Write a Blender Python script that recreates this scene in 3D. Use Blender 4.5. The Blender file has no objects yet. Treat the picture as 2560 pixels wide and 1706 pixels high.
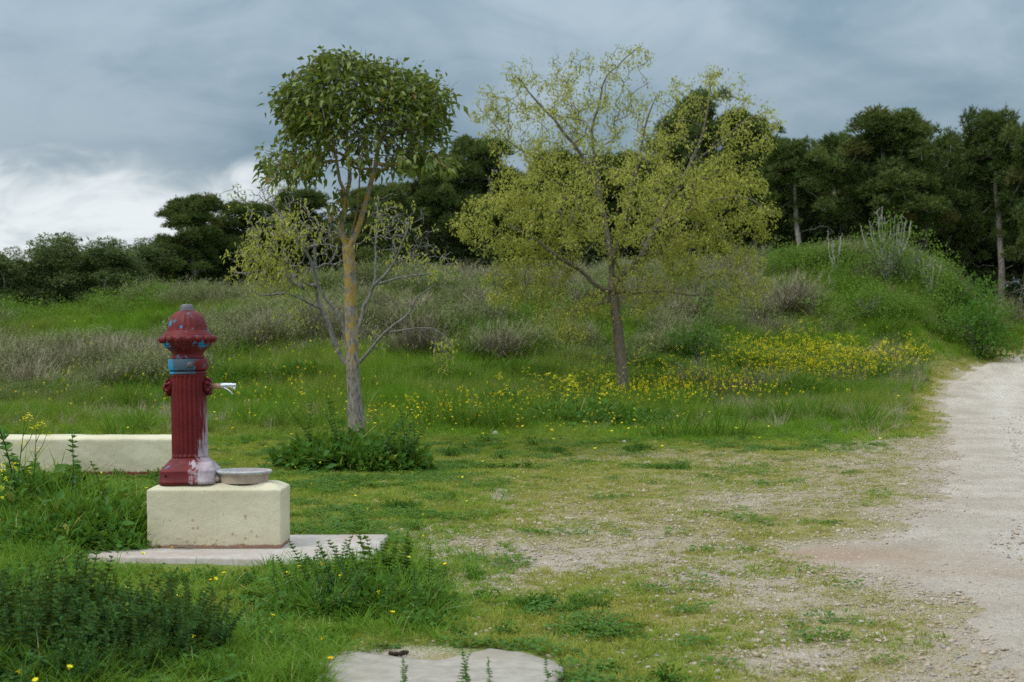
import bpy, math, random
import numpy as np
from mathutils import Vector, Matrix

rng = np.random.default_rng(11)
random.seed(11)
SC = bpy.context.scene
COL = SC.collection
R = math.radians

# ------------------------------------------------------------------ camera
CAM_H = 1.55
F = 4267.0            # focal length in pixels of the 2560 px wide photograph
CX, HY = 1280.0, 859.0  # optical axis column, horizon row
cam_d = bpy.data.cameras.new('camera')
cam_d.sensor_width = 36.0
cam_d.lens = 36.0 * F / 2560.0
cam_d.clip_start = 0.1
cam_d.clip_end = 6000.0
cam_d.shift_y = (HY - 853.0) / 2560.0
cam_d.dof.use_dof = True
cam_d.dof.focus_distance = 13.6
cam_d.dof.aperture_fstop = 4.0
cam = bpy.data.objects.new('camera', cam_d)
cam.location = (0, 0, CAM_H)
cam.rotation_euler = (R(90), 0, 0)
COL.objects.link(cam)
SC.camera = cam

# ------------------------------------------------------------------ light
SUN_EL, SUN_AZ = R(52), R(235)     # azimuth clockwise from +Y: sun stands behind the left shoulder
sun_d = bpy.data.lights.new('sun', 'SUN')
sun_d.energy = 1.5
sun_d.angle = R(22)
sun_d.color = (1.0, 0.965, 0.91)
sun = bpy.data.objects.new('sun', sun_d)
_s = Vector((math.sin(SUN_AZ) * math.cos(SUN_EL), math.cos(SUN_AZ) * math.cos(SUN_EL), math.sin(SUN_EL)))
sun.rotation_euler = _s.to_track_quat('Z', 'Y').to_euler()
COL.objects.link(sun)

SC.view_settings.view_transform = 'Standard'
SC.view_settings.look = 'None'
SC.view_settings.gamma = 1.0
SC.view_settings.exposure = 0.18
SC.view_settings.use_curve_mapping = False
SC.cycles.use_denoising = False
SC.cycles.max_bounces = 8
SC.cycles.diffuse_bounces = 3
SC.cycles.transmission_bounces = 4
SC.cycles.transparent_max_bounces = 4


class NT:
    """small helper to write node trees"""
    def __init__(self, tree):
        self.t = tree
        self.n = tree.nodes
        self.l = tree.links

    def node(self, kind, **kw):
        nd = self.n.new(kind)
        for k, v in kw.items():
            setattr(nd, k, v)
        return nd

    def put(self, sock, v):
        if v is None:
            return
        if isinstance(v, bpy.types.NodeSocket):
            self.l.new(v, sock)
        else:
            if isinstance(v, (tuple, list)) and len(v) == 3 and sock.type == 'RGBA':
                v = (*v, 1.0)
            sock.default_value = v

    def math(self, op, a, b=None, c=None, clamp=False):
        nd = self.node('ShaderNodeMath', operation=op, use_clamp=clamp)
        self.put(nd.inputs[0], a)
        self.put(nd.inputs[1], b)
        self.put(nd.inputs[2], c)
        return nd.outputs[0]

    def mix(self, f, a, b, blend='MIX'):
        nd = self.node('ShaderNodeMix', data_type='RGBA', blend_type=blend)
        self.put(nd.inputs[0], f)
        self.put(nd.inputs[6], a)
        self.put(nd.inputs[7], b)
        return nd.outputs[2]

    def smooth(self, v, lo, hi):
        nd = self.node('ShaderNodeMapRange', interpolation_type='SMOOTHSTEP')
        self.put(nd.inputs[0], v)
        self.put(nd.inputs[1], lo)
        self.put(nd.inputs[2], hi)
        return nd.outputs[0]

    def noise(self, vec, scale, detail=3.0, rough=0.55, dist=0.0):
        nd = self.node('ShaderNodeTexNoise')
        self.put(nd.inputs['Vector'], vec)
        nd.inputs['Scale'].default_value = scale
        nd.inputs['Detail'].default_value = detail
        nd.inputs['Roughness'].default_value = rough
        nd.inputs['Distortion'].default_value = dist
        return nd.outputs['Fac']

    def voronoi(self, vec, scale, feature='F1'):
        nd = self.node('ShaderNodeTexVoronoi', feature=feature)
        self.put(nd.inputs['Vector'], vec)
        nd.inputs['Scale'].default_value = scale
        return nd

    def scale3(self, vec, s, off=(0, 0, 0)):
        nd = self.node('ShaderNodeMapping')
        self.put(nd.inputs['Vector'], vec)
        nd.inputs['Scale'].default_value = s
        nd.inputs['Location'].default_value = off
        return nd.outputs[0]

    def xyz(self, vec):
        nd = self.node('ShaderNodeSeparateXYZ')
        self.put(nd.inputs[0], vec)
        return nd.outputs

    def comb(self, x, y, z):
        nd = self.node('ShaderNodeCombineXYZ')
        self.put(nd.inputs[0], x)
        self.put(nd.inputs[1], y)
        self.put(nd.inputs[2], z)
        return nd.outputs[0]

    def attr(self, name):
        return self.node('ShaderNodeAttribute', attribute_name=name)

    def bump(self, h, strength=0.5, dist=0.01):
        nd = self.node('ShaderNodeBump')
        nd.inputs['Strength'].default_value = strength
        nd.inputs['Distance'].default_value = dist
        self.put(nd.inputs['Height'], h)
        return nd.outputs[0]


# ------------------------------------------------------------------ sky
world = bpy.data.worlds.new('World')
SC.world = world
world.use_nodes = True
w = NT(world.node_tree)
w.n.clear()
tc = w.node('ShaderNodeTexCoord').outputs['Generated']
sx, sy, sz = w.xyz(tc)
skyt = w.node('ShaderNodeTexSky', sky_type='NISHITA', sun_disc=False)
skyt.sun_elevation = SUN_EL
skyt.sun_rotation = SUN_AZ
clear = w.node('ShaderNodeVectorMath', operation='SCALE')
w.put(clear.inputs[0], skyt.outputs[0])
clear.inputs[3].default_value = 0.10
zc = w.math('MAXIMUM', sz, 0.0)
den = w.math('ADD', zc, 0.45)
pl = w.comb(w.math('DIVIDE', sx, den), w.math('DIVIDE', sy, den), 0.0)     # the cloud deck seen in perspective
n1 = w.noise(w.scale3(pl, (1.0, 0.9, 1.0), (3.1, 0.4, 0)), 3.0, 5.0, 0.5, 0.9)
n2 = w.noise(w.scale3(pl, (1.0, 1.1, 1.0), (7.7, 2.2, 1)), 7.0, 5.0, 0.55, 1.0)
nn = w.math('ADD', w.math('MULTIPLY', n1, 0.65), w.math('MULTIPLY', n2, 0.35))
cl = w.smooth(nn, 0.34, 0.70)
grey = w.mix(cl, (0.146, 0.218, 0.275), (0.288, 0.355, 0.408))
# an overcast deck brightens towards the zenith, where the cloud is seen through its thinnest
zen = w.math('ADD', 0.84, w.math('MULTIPLY', w.math('POWER', zc, 0.9), 2.6))
zn = w.node('ShaderNodeVectorMath', operation='SCALE')
w.put(zn.inputs[0], w.mix(w.smooth(zc, 0.2, 0.7), grey, (0.40, 0.44, 0.47)))
w.put(zn.inputs[3], zen)
# the break in the deck, low in the west (left)
az = w.math('ARCTAN2', sx, sy)
wob = w.math('MULTIPLY', w.math('SUBTRACT', n2, 0.5), 0.11)
elw = w.math('ADD', zc, wob)
azf = w.smooth(w.math('ADD', az, w.math('MULTIPLY', w.math('SUBTRACT', n1, 0.5), 0.35)), -0.05, -0.23)
hi = w.smooth(w.math('SUBTRACT', elw, w.math('MULTIPLY', azf, 0.03)), 0.090, 0.046)
brk = w.math('MULTIPLY', azf, hi)
wis = w.smooth(w.noise(w.scale3(pl, (1.0, 1.6, 1.0), (1.0, 5.0, 0)), 6.0, 5.0, 0.6, 0.4), 0.30, 0.60)
brk = w.math('MULTIPLY', brk, w.math('ADD', 0.38, w.math('MULTIPLY', wis, 0.62)))
skyc = w.mix(brk, zn.outputs[0], (0.74, 0.79, 0.81))
skyc = w.mix(0.06, skyc, clear.outputs[0])
bg = w.node('ShaderNodeBackground')
w.put(bg.inputs[0], skyc)
bg.inputs[1].default_value = 1.0
out = w.node('ShaderNodeOutputWorld')
w.l.new(bg.outputs[0], out.inputs[0])

# ------------------------------------------------------------------ shared helpers
def sp(x):
    return np.clip(x, 0, 1) ** 2 * (3 - 2 * np.clip(x, 0, 1))


def sstep(v, a, b):
    return sp((v - a) / (b - a))


_NG = np.random.default_rng(5).random((64, 64))


def vnoise(x, y, s=1.0, o=0.0):
    x = np.asarray(x, float) * s + 17.3 + o
    y = np.asarray(y, float) * s + 9.1 + o * 1.7
    xi, yi = np.floor(x).astype(int), np.floor(y).astype(int)
    fx, fy = sp(x - xi), sp(y - yi)
    g = lambda a, b: _NG[a % 64, b % 64]
    return (g(xi, yi) * (1 - fx) + g(xi + 1, yi) * fx) * (1 - fy) + (g(xi, yi + 1) * (1 - fx) + g(xi + 1, yi + 1) * fx) * fy


def fbm(x, y, s=1.0, o=0.0, n=4):
    t = a = 0
    for k in range(n):
        t = t + vnoise(x, y, s * 2.03 ** k, o + 13.7 * k) * 0.5 ** k
        a += 0.5 ** k
    return t / a


# height of the land: for a few sight lines, (distance, height) pairs
_LAND = {
    -260: [(0, 0), (22, 0), (28, .15), (34, .35), (42, 1.2), (52, 2.1), (70, 2.4), (120, 3.0), (3000, 6)],
    0: [(0, 0), (22, 0), (28, .1), (34, .3), (42, 1.15), (50, 2.0), (54, 2.2), (70, 2.5), (120, 3.2), (3000, 6)],
    200: [(0, 0), (22, 0), (28, .12), (34, .32), (42, 1.4), (50, 2.45), (54, 2.75), (70, 3.0), (120, 3.6), (3000, 6)],
    350: [(0, 0), (22, 0), (28, .12), (34, .38), (40, 1.2), (48, 2.7), (53, 3.1), (70, 3.3), (120, 3.8), (3000, 6)],
    566: [(0, 0), (22, 0), (30, .1), (36.3, .22), (40, .75), (46, 2.0), (53, 3.25), (70, 3.5), (120, 4.0), (3000, 6)],
    696: [(0, 0), (22, 0), (30, .1), (36, .22), (41, .75), (47, 2.2), (54, 3.6), (70, 3.7), (120, 4.0), (3000, 6)],
    783: [(0, 0), (22, 0), (30, .1), (36, .22), (43, 1.05), (48, 2.3), (54, 3.95), (70, 3.9), (120, 4.2), (3000, 6)],
    870: [(0, 0), (22, 0), (30, .08), (36, .25), (43.5, 1.05), (48, 2.5), (53, 4.1), (60, 4.0), (75, 4.0), (120, 4.2), (3000, 6)],
    914: [(0, 0), (22, 0), (30, .06), (36, .25), (44.5, 1.05), (48, 2.4), (52, 3.9), (58, 3.9), (75, 4.0), (120, 4.2), (3000, 6)],
    950: [(0, 0), (22, 0), (30, .05), (36, .2), (45.5, 1.0), (48.5, 1.9), (52, 3.0), (58, 3.1), (75, 3.6), (120, 4.2), (3000, 6)],
    985: [(0, 0), (22, 0), (30, .04), (36, .17), (46, .9), (50, 1.5), (53, 2.0), (60, 2.5), (75, 3.4), (120, 4.2), (3000, 6)],
    1012: [(0, 0), (22, 0), (30, .04), (36, .16), (45, .78), (52, 1.5), (60, 2.25), (75, 3.3), (120, 4.2), (3000, 6)],
    1300: [(0, 0), (22, 0), (30, .04), (36, .15), (45, .74), (52, 1.45), (65, 2.6), (80, 3.4), (120, 4.2), (3000, 6)],
}
_LC = np.array(sorted(_LAND), float)
_DD = np.concatenate([np.arange(0, 130, 0.5), [200, 500, 3000]])
_LZ = np.array([np.interp(_DD, *zip(*_LAND[int(c)])) for c in _LC])
for _ in range(4):      # ease the breaks of slope
    k = _LZ[:, :260].copy()
    _LZ[:, 1:259] = (k[:, :-2] + k[:, 1:-1] * 2 + k[:, 2:]) / 4


def land(x, y):
    x = np.asarray(x, float)
    y = np.maximum(np.asarray(y, float), 0.05)
    c = np.clip(x / y * F / 2.5 + 512, -260, 1300)
    i = np.clip(np.searchsorted(_LC, c) - 1, 0, len(_LC) - 2)
    t = sp((c - _LC[i]) / (_LC[i + 1] - _LC[i])) * 0.5 + (c - _LC[i]) / (_LC[i + 1] - _LC[i]) * 0.5
    j = np.clip(np.searchsorted(_DD, y) - 1, 0, len(_DD) - 2)
    s = np.clip((y - _DD[j]) / (_DD[j + 1] - _DD[j]), 0, 1)
    za = _LZ[i, j] * (1 - s) + _LZ[i, j + 1] * s
    zb = _LZ[i + 1, j] * (1 - s) + _LZ[i + 1, j + 1] * s
    z = za * (1 - t) + zb * t - 0.05
    z = z + (fbm(x, y, 0.45, 3.0, 3) - 0.5) * 0.10 * sstep(y, 13, 24)
    z = z + (fbm(x, y, 0.7, 8.0, 3) - 0.5) * 0.75 * sstep(y, 36, 45)
    return z


def h1(x, y):
    return float(land(np.array([x]), np.array([y]))[0])


def fx(px, d):
    """across position of a column of the 2560 px photograph at distance d"""
    return (px - CX) / F * d


def fz(py, d):
    return CAM_H + (HY - py) / F * d


def ground_at(px, py):
    """where the sight line through a picture point meets the land"""
    ds = np.arange(5.0, 70, 0.02)
    z = land(fx(px, ds), ds)
    row = HY + (CAM_H - z) / ds * F
    k = np.nonzero(row <= py)[0]
    d = float(ds[k[0]]) if len(k) else 60.0
    return fx(px, d), d


# road: its left edge (distance -> x)
_RD = [(0, 1.4), (7.2, 1.9), (8.05, 2.08), (9.2, 2.35), (10.6, 2.6), (11.5, 2.62), (12.4, 2.45), (13.2, 2.4), (13.8, 2.62), (14.7, 3.15), (15.8, 3.6),
       (20, 4.8), (26, 6.4), (31, 7.7), (35.5, 8.75), (41, 10.3), (45, 11.9), (49, 14.3), (52.5, 16.2), (58, 18.4), (66, 19.6), (80, 21), (120, 26)]
_RDY, _RDX = np.array(_RD).T


def road_in(x, y):
    """metres inside the road's left edge (negative: outside)"""
    e = np.interp(y, _RDY, _RDX)
    wdt = 5.6
    s = np.minimum(x - e, e + wdt - x)
    return s + (fbm(x, y, 1.1, 2.0, 4) - 0.5) * 0.7 + (fbm(x, y, 5.5, 4.0, 2) - 0.5) * 0.28


def tongue(x, y):
    """bare reddish earth where cars turn off the road"""
    return np.exp(-(((x - 2.35) / 0.9) ** 2 + ((y - 12.85) / 0.62) ** 2))


# ------------------------------------------------------------------ mesh building
def mesh_of(name, V, Fs, var=None, smooth=False, extra=None):
    V = np.asarray(V, np.float32)
    me = bpy.data.meshes.new(name)
    Fs = [np.asarray(f, np.int32) for f in Fs if len(f)]
    nl = sum(f.size for f in Fs)
    nf = sum(len(f) for f in Fs)
    me.vertices.add(len(V))
    me.vertices.foreach_set('co', V.ravel())
    me.loops.add(nl)
    me.loops.foreach_set('vertex_index', np.concatenate([f.ravel() for f in Fs]))
    me.polygons.add(nf)
    tot = np.concatenate([np.full(len(f), f.shape[1], np.int32) for f in Fs])
    me.polygons.foreach_set('loop_start', np.concatenate([[0], np.cumsum(tot)[:-1]]).astype(np.int32))
    me.polygons.foreach_set('loop_total', tot)
    if smooth:
        me.polygons.foreach_set('use_smooth', np.ones(nf, bool))
    me.update(calc_edges=True)
    me.validate()
    if var is not None:
        a = me.attributes.new('var', 'FLOAT', 'POINT')
        a.data.foreach_set('value', np.asarray(var, np.float32))
    for k, v in (extra or {}).items():
        a = me.attributes.new(k, 'FLOAT', 'POINT')
        a.data.foreach_set('value', np.asarray(v, np.float32))
    return me


class Geo:
    """collects faces as arrays"""
    def __init__(self):
        self.V, self.T, self.Q, self.A, self.n = [], [], [], [], 0

    def add(self, V, T=None, Q=None, var=0.5):
        V = np.asarray(V, float).reshape(-1, 3)
        self.V.append(V)
        if T is not None and len(T):
            self.T.append(np.asarray(T) + self.n)
        if Q is not None and len(Q):
            self.Q.append(np.asarray(Q) + self.n)
        self.A.append(np.broadcast_to(np.asarray(var, float), (len(V),)).copy())
        self.n += len(V)
        return self

    def merge(self, g, M=None, dv=0.0):
        V, T, Q, A = g.arrays()
        if M is not None:
            M = np.array(M)
            V = V @ M[:3, :3].T + M[:3, 3]
        return self.add(V, T, Q, A + dv)

    def arrays(self):
        z3, z4 = np.zeros((0, 3), int), np.zeros((0, 4), int)
        return (np.concatenate(self.V) if self.V else np.zeros((0, 3)), np.concatenate(self.T) if self.T else z3,
                np.concatenate(self.Q) if self.Q else z4, np.concatenate(self.A) if self.A else np.zeros(0))

    def mesh(self, name, smooth=False):
        V, T, Q, A = self.arrays()
        return mesh_of(name, V, [T, Q], A, smooth)


def unit(v):
    return v / np.maximum(np.linalg.norm(v, axis=-1, keepdims=True), 1e-9)


def rand_dirs(n, g=rng):
    return unit(g.normal(size=(n, 3)))


def perp(d, ref):
    s = np.cross(d, ref)
    bad = np.linalg.norm(s, axis=1) < 1e-3
    s[bad] = np.cross(d[bad], np.array([0.3, 1, 0.2]))
    return unit(s)


def add_leaves(G, P, D, N, L, W, var, fold=0.25, droop=0.15, wide=0.42):
    """pointed leaves with a bent midrib: 6 points, 6 faces"""
    n = len(P)
    L = np.broadcast_to(L, (n,))[:, None]
    W = np.broadcast_to(W, (n,))[:, None]
    D = unit(D)
    S = perp(D, N)
    U = np.cross(S, D)
    dz = np.array([[0, 0, -1.0]])
    base = P
    c = P + D * L * wide - U * W * fold * 0.6 + dz * L * droop * 0.2
    l = P + D * L * wide + S * W * 0.5 + U * W * fold * 0.5 + dz * L * droop * 0.2
    r = P + D * L * wide - S * W * 0.5 + U * W * fold * 0.5 + dz * L * droop * 0.2
    tip = P + D * L * 0.97 + dz * L * droop
    V = np.stack([base, c, l, r, tip], 1).reshape(-1, 3)
    o = (np.arange(n) * 5)[:, None]
    T = np.concatenate([o + np.array([[0, 1, 2]]), o + np.array([[0, 3, 1]]), o + np.array([[2, 1, 4]]), o + np.array([[1, 3, 4]])])
    G.add(V, T, None, np.repeat(np.broadcast_to(var, (n,)), 5))


def add_diamonds(G, P, D, N, L, W, var):
    n = len(P)
    L = np.broadcast_to(L, (n,))[:, None]
    W = np.broadcast_to(W, (n,))[:, None]
    D = unit(D)
    S = perp(D, N)
    V = np.stack([P, P + D * L * 0.5 - S * W * 0.5, P + D * L, P + D * L * 0.5 + S * W * 0.5], 1).reshape(-1, 3)
    G.add(V, None, (np.arange(n) * 4)[:, None] + np.array([[0, 1, 2, 3]]), np.repeat(np.broadcast_to(var, (n,)), 4))


def add_blades(G, P, D, L, W, bend, var, seg=3):
    """grass blades: ribbons that arch over"""
    n = len(P)
    D = unit(D)
    L = np.broadcast_to(L, (n,))[:, None]
    W = np.broadcast_to(W, (n,))[:, None]
    hd = D * np.array([1, 1, 0.0])
    hd = unit(hd + rng.normal(size=(n, 3)) * np.array([.05, .05, 0]))
    B = hd * np.broadcast_to(bend, (n,))[:, None]
    a = rng.random(n) * 6.283
    S = unit(np.stack([-hd[:, 1], hd[:, 0], np.zeros(n)], 1) + 0.5 * np.stack([np.cos(a), np.sin(a), 0 * a], 1))
    rows = []
    for k in range(seg + 1):
        t = k / seg
        p = P + D * L * t + (B - np.array([[0, 0, 1.0]]) * np.linalg.norm(B, axis=1, keepdims=True) * 0.55) * L * t * t
        wv = W * 0.5 * (1 - t ** 1.7)
        if k == seg:
            rows += [p]
        else:
            rows += [p - S * wv, p + S * wv]
    m = len(rows)
    V = np.stack(rows, 1).reshape(-1, 3)
    o = (np.arange(n) * m)[:, None]
    Q = np.concatenate([o + np.array([[2 * k, 2 * k + 1, 2 * k + 3, 2 * k + 2]]) for k in range(seg - 1)]) if seg > 1 else None
    T = o + np.array([[2 * seg - 2, 2 * seg - 1, 2 * seg]])
    G.add(V, T, Q, np.repeat(np.broadcast_to(var, (n,)), m))


def add_tube(G, pts, rad, sides=6, var=0.5, cap=False):
    pts = np.asarray(pts, float)
    rad = np.broadcast_to(rad, (len(pts),))
    t = np.gradient(pts, axis=0)
    t = unit(t)
    ref = np.array([0.31, 0.87, 0.11]) if abs(t[0, 1]) < 0.8 else np.array([1.0, 0.1, 0.2])
    s = unit(np.cross(t, ref))
    u = np.cross(t, s)
    a = np.arange(sides) / sides * 2 * math.pi
    ring = s[:, None] * np.cos(a)[None, :, None] + u[:, None] * np.sin(a)[None, :, None]
    V = (pts[:, None] + ring * rad[:, None, None]).reshape(-1, 3)
    i = np.arange(len(pts) - 1)[:, None] * sides
    j = np.arange(sides)[None]
    Q = np.stack([i + j, i + (j + 1) % sides, i + sides + (j + 1) % sides, i + sides + j], -1).reshape(-1, 4)
    T = None
    if cap:
        V = np.concatenate([V, pts[:1], pts[-1:]])
        b, e = len(V) - 2, len(V) - 1
        k = np.arange(sides)
        o = (len(pts) - 1) * sides
        T = np.concatenate([np.stack([(k + 1) % sides, k, np.full(sides, b)], 1), np.stack([o + k, o + (k + 1) % sides, np.full(sides, e)], 1)])
    G.add(V, T, Q, var)


def two_mesh(A, mA, B, mB, name, C=None, mC=None):
    """stems, leaves (and petals) in one small plant mesh with two or three materials"""
    parts = [(A, mA), (B, mB)] + ([(C, mC)] if C is not None else [])
    off = 0
    Vs, Ts, Qs, As, mt, mq = [], [], [], [], [], []
    for k, (g_, _m) in enumerate(parts):
        v, t, q_, a_ = g_.arrays()
        Vs.append(v)
        Ts.append(t + off)
        Qs.append(q_ + off)
        As.append(a_)
        mt.append(np.full(len(t), k))
        mq.append(np.full(len(q_), k))
        off += len(v)
    me = mesh_of(name, np.concatenate(Vs), [np.concatenate(Ts), np.concatenate(Qs)], np.concatenate(As))
    for _g, m_ in parts:
        me.materials.append(m_)
    mi = np.concatenate(mt + mq).astype(np.int32)
    me.polygons.foreach_set('material_index', mi)
    return me


def obj(name, me, mat=None, parent=None, loc=None):
    o = bpy.data.objects.new(name, me)
    COL.objects.link(o)
    if mat is not None and me is not None and not len(me.materials):
        me.materials.append(mat)
    if parent is not None:
        o.parent = parent
    if loc is not None:
        o.location = loc
    return o


def tag(o, label, cat, group=None, kind=None):
    o['label'] = label
    if cat:
        o['category'] = cat
    if group:
        o['group'] = group
    if kind:
        o['kind'] = kind
    return o


def thing(name, label, cat, loc=(0, 0, 0), group=None, rz=0.0, scale=None):
    o = bpy.data.objects.new(name, None)
    COL.objects.link(o)
    o.location = loc
    o.rotation_euler = (0, 0, rz)
    if scale is not None:
        o.scale = scale
    o.empty_display_size = 0.2
    return tag(o, label, cat, group)


def scatter(name, P, rot, scl, idx, variants, label, cat=None):
    """one 'stuff' object: small meshes set on points by geometry nodes"""
    me = bpy.data.meshes.new(name)
    me.vertices.add(len(P))
    me.vertices.foreach_set('co', np.asarray(P, np.float32).ravel())
    for nm, ty, key, dat in (('rot', 'FLOAT_VECTOR', 'vector', rot), ('scl', 'FLOAT_VECTOR', 'vector', scl), ('idx', 'INT', 'value', idx)):
        a = me.attributes.new(nm, ty, 'POINT')
        a.data.foreach_set(key, np.asarray(dat, np.float32 if ty != 'INT' else np.int32).ravel())
    src = bpy.data.collections.new(name + '_pieces')
    for k, (m, mat) in enumerate(variants):
        if not len(m.materials):
            m.materials.append(mat)
        src.objects.link(bpy.data.objects.new('%s_piece_%02d' % (name, k), m))
    ng = bpy.data.node_groups.new(name, 'GeometryNodeTree')
    ng.interface.new_socket('Geometry', in_out='INPUT', socket_type='NodeSocketGeometry')
    ng.interface.new_socket('Geometry', in_out='OUTPUT', socket_type='NodeSocketGeometry')
    g = NT(ng)
    gi, go = g.node('NodeGroupInput'), g.node('NodeGroupOutput')
    ci = g.node('GeometryNodeCollectionInfo')
    ci.inputs[0].default_value = src
    ci.inputs['Separate Children'].default_value = True
    ci.inputs['Reset Children'].default_value = True
    ip = g.node('GeometryNodeInstanceOnPoints')
    ip.inputs['Pick Instance'].default_value = True
    na = g.node('GeometryNodeInputNamedAttribute', data_type='INT')
    na.inputs[0].default_value = 'idx'
    nr = g.node('GeometryNodeInputNamedAttribute', data_type='FLOAT_VECTOR')
    nr.inputs[0].default_value = 'rot'
    ns = g.node('GeometryNodeInputNamedAttribute', data_type='FLOAT_VECTOR')
    ns.inputs[0].default_value = 'scl'
    er = g.node('FunctionNodeEulerToRotation')
    g.l.new(gi.outputs[0], ip.inputs['Points'])
    g.l.new(ci.outputs[0], ip.inputs['Instance'])
    g.l.new(na.outputs['Attribute'], ip.inputs['Instance Index'])
    g.l.new(nr.outputs['Attribute'], er.inputs[0])
    g.l.new(er.outputs[0], ip.inputs['Rotation'])
    g.l.new(ns.outputs['Attribute'], ip.inputs['Scale'])
    g.l.new(ip.outputs[0], go.inputs[0])
    o = obj(name, me)
    md = o.modifiers.new('scatter', 'NODES')
    md.node_group = ng
    tag(o, label, cat, kind='stuff')
    return o


# ------------------------------------------------------------------ materials
def new_mat(name):
    m = bpy.data.materials.new(name)
    m.use_nodes = True
    t = NT(m.node_tree)
    t.n.clear()
    return m, t


def finish(t, color, rough=0.8, normal=None, trans=0.0, tcol=None, spec=0.3, metal=0.0):
    p = t.node('ShaderNodeBsdfPrincipled')
    t.put(p.inputs['Base Color'], color)
    t.put(p.inputs['Roughness'], rough)
    p.inputs['Specular IOR Level'].default_value = spec
    t.put(p.inputs['Metallic'], metal)
    if normal is not None:
        t.l.new(normal, p.inputs['Normal'])
    o = t.node('ShaderNodeOutputMaterial')
    if trans:
        tr = t.node('ShaderNodeBsdfTranslucent')
        t.put(tr.inputs[0], tcol if tcol is not None else color)
        mx = t.node('ShaderNodeMixShader')
        mx.inputs[0].default_value = trans
        t.l.new(p.outputs[0], mx.inputs[1])
        t.l.new(tr.outputs[0], mx.inputs[2])
        t.l.new(mx.outputs[0], o.inputs[0])
    else:
        t.l.new(p.outputs[0], o.inputs[0])


def leaf_mat(name, a, b, c=None, trans=0.3, rough=0.7, spec=0.08, rand=0.35, patch=0.0, patch_col=None, patch_scale=0.5):
    """foliage: a..b by the leaf's own shade, each plant or tuft a little different, c for the odd old leaf"""
    m, t = new_mat(name)
    v = t.attr('var').outputs['Fac']
    oi = t.node('ShaderNodeObjectInfo').outputs['Random']
    f = t.math('ADD', t.math('MULTIPLY', v, 1.0 - rand), t.math('MULTIPLY', oi, rand))
    col = t.mix(f, a, b)
    if c is not None:
        col = t.mix(t.smooth(v, 0.93, 0.99), col, c)
    if patch_col is not None:
        g = t.node('ShaderNodeNewGeometry').outputs['Position']
        col = t.mix(t.math('MULTIPLY', t.smooth(t.noise(g, patch_scale, 4.0), 0.42, 0.62), patch), col, patch_col)
    finish(t, col, rough, None, trans, t.mix(0.5, col, (0.25, 0.32, 0.03)) if trans else None, spec)
    return m


def bark_mat(name, a, b, lichen=None, lich_amt=0.0, lo=0.0, hi=1.0, scale=1.0, zrange=None):
    m, t = new_mat(name)
    g = t.node('ShaderNodeTexCoord').outputs['Object']
    n1_ = t.noise(t.scale3(g, (1, 1, 0.35)), 28.0 * scale, 5.0, 0.65)
    n2_ = t.noise(g, 7.0 * scale, 3.0)
    col = t.mix(t.smooth(n1_, 0.35, 0.65), a, b)
    if lichen is not None:
        k = t.smooth(t.math('ADD', t.noise(t.scale3(g, (1, 1, 0.6)), 15.0 * scale, 5.0, 0.6), t.math('MULTIPLY', t.math('SUBTRACT', n2_, 0.5), 0.6)), 0.45, 0.55)
        z = t.xyz(g)[2]
        band = t.math('MULTIPLY', t.smooth(z, zrange[0], zrange[0] + 0.7), t.smooth(z, zrange[1] + 0.6, zrange[1] - 0.4))
        col = t.mix(t.math('MULTIPLY', t.math('MULTIPLY', k, band), lich_amt), col, lichen)
        wsp = t.smooth(t.voronoi(t.scale3(g, (1, 1, 0.7)), 22.0).outputs['Distance'], 0.22, 0.12)
        col = t.mix(t.math('MULTIPLY', wsp, 0.45), col, (0.42, 0.43, 0.40))
    finish(t, col, 0.9, t.bump(n1_, 0.7, 0.012), spec=0.15)
    return m


M = {}
M['bark_evergreen'] = bark_mat('lichen_bark', (0.125, 0.110, 0.090), (0.285, 0.265, 0.230), (0.36, 0.24, 0.040), 0.8, zrange=(1.0, 4.2))
M['bark_grey'] = bark_mat('pale_grey_bark', (0.13, 0.122, 0.108), (0.29, 0.28, 0.26))
M['bark_brown'] = bark_mat('grey_brown_bark', (0.10, 0.085, 0.065), (0.20, 0.175, 0.14), (0.25, 0.14, 0.02), 0.35, zrange=(0.6, 2.6))
M['bark_pine'] = bark_mat('pine_bark', (0.15, 0.13, 0.11), (0.36, 0.33, 0.29), scale=0.6)
M['bark_dead'] = bark_mat('bleached_wood', (0.30, 0.28, 0.25), (0.46, 0.44, 0.40))
M['stem_dark'] = bark_mat('dark_stem', (0.05, 0.045, 0.035), (0.10, 0.085, 0.06))
M['leaf_evergreen'] = leaf_mat('evergreen_leaf', (0.042, 0.088, 0.014), (0.220, 0.265, 0.045), (0.26, 0.15, 0.03), trans=0.27, rough=0.42, spec=0.3, rand=0.0)
M['leaf_spring'] = leaf_mat('young_leaf', (0.33, 0.35, 0.050), (0.64, 0.63, 0.160), (0.36, 0.24, 0.08), trans=0.48, rand=0.0)
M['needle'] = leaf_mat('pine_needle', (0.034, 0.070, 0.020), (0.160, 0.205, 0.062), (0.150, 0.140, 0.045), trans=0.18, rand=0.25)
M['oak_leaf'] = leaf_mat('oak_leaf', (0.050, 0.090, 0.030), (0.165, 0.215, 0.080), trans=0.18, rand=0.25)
M['shaded_needle'] = leaf_mat('shaded_wood_foliage', (0.022, 0.038, 0.013), (0.060, 0.085, 0.028), trans=0.08, rough=0.7, rand=0.4)  # needle colour darkened: the shade inside the wood is put into it
M['grass'] = leaf_mat('short_grass', (0.155, 0.245, 0.022), (0.310, 0.385, 0.060), trans=0.35, rand=0.55, patch=0.6, patch_col=(0.390, 0.350, 0.080), patch_scale=0.8)
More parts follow.
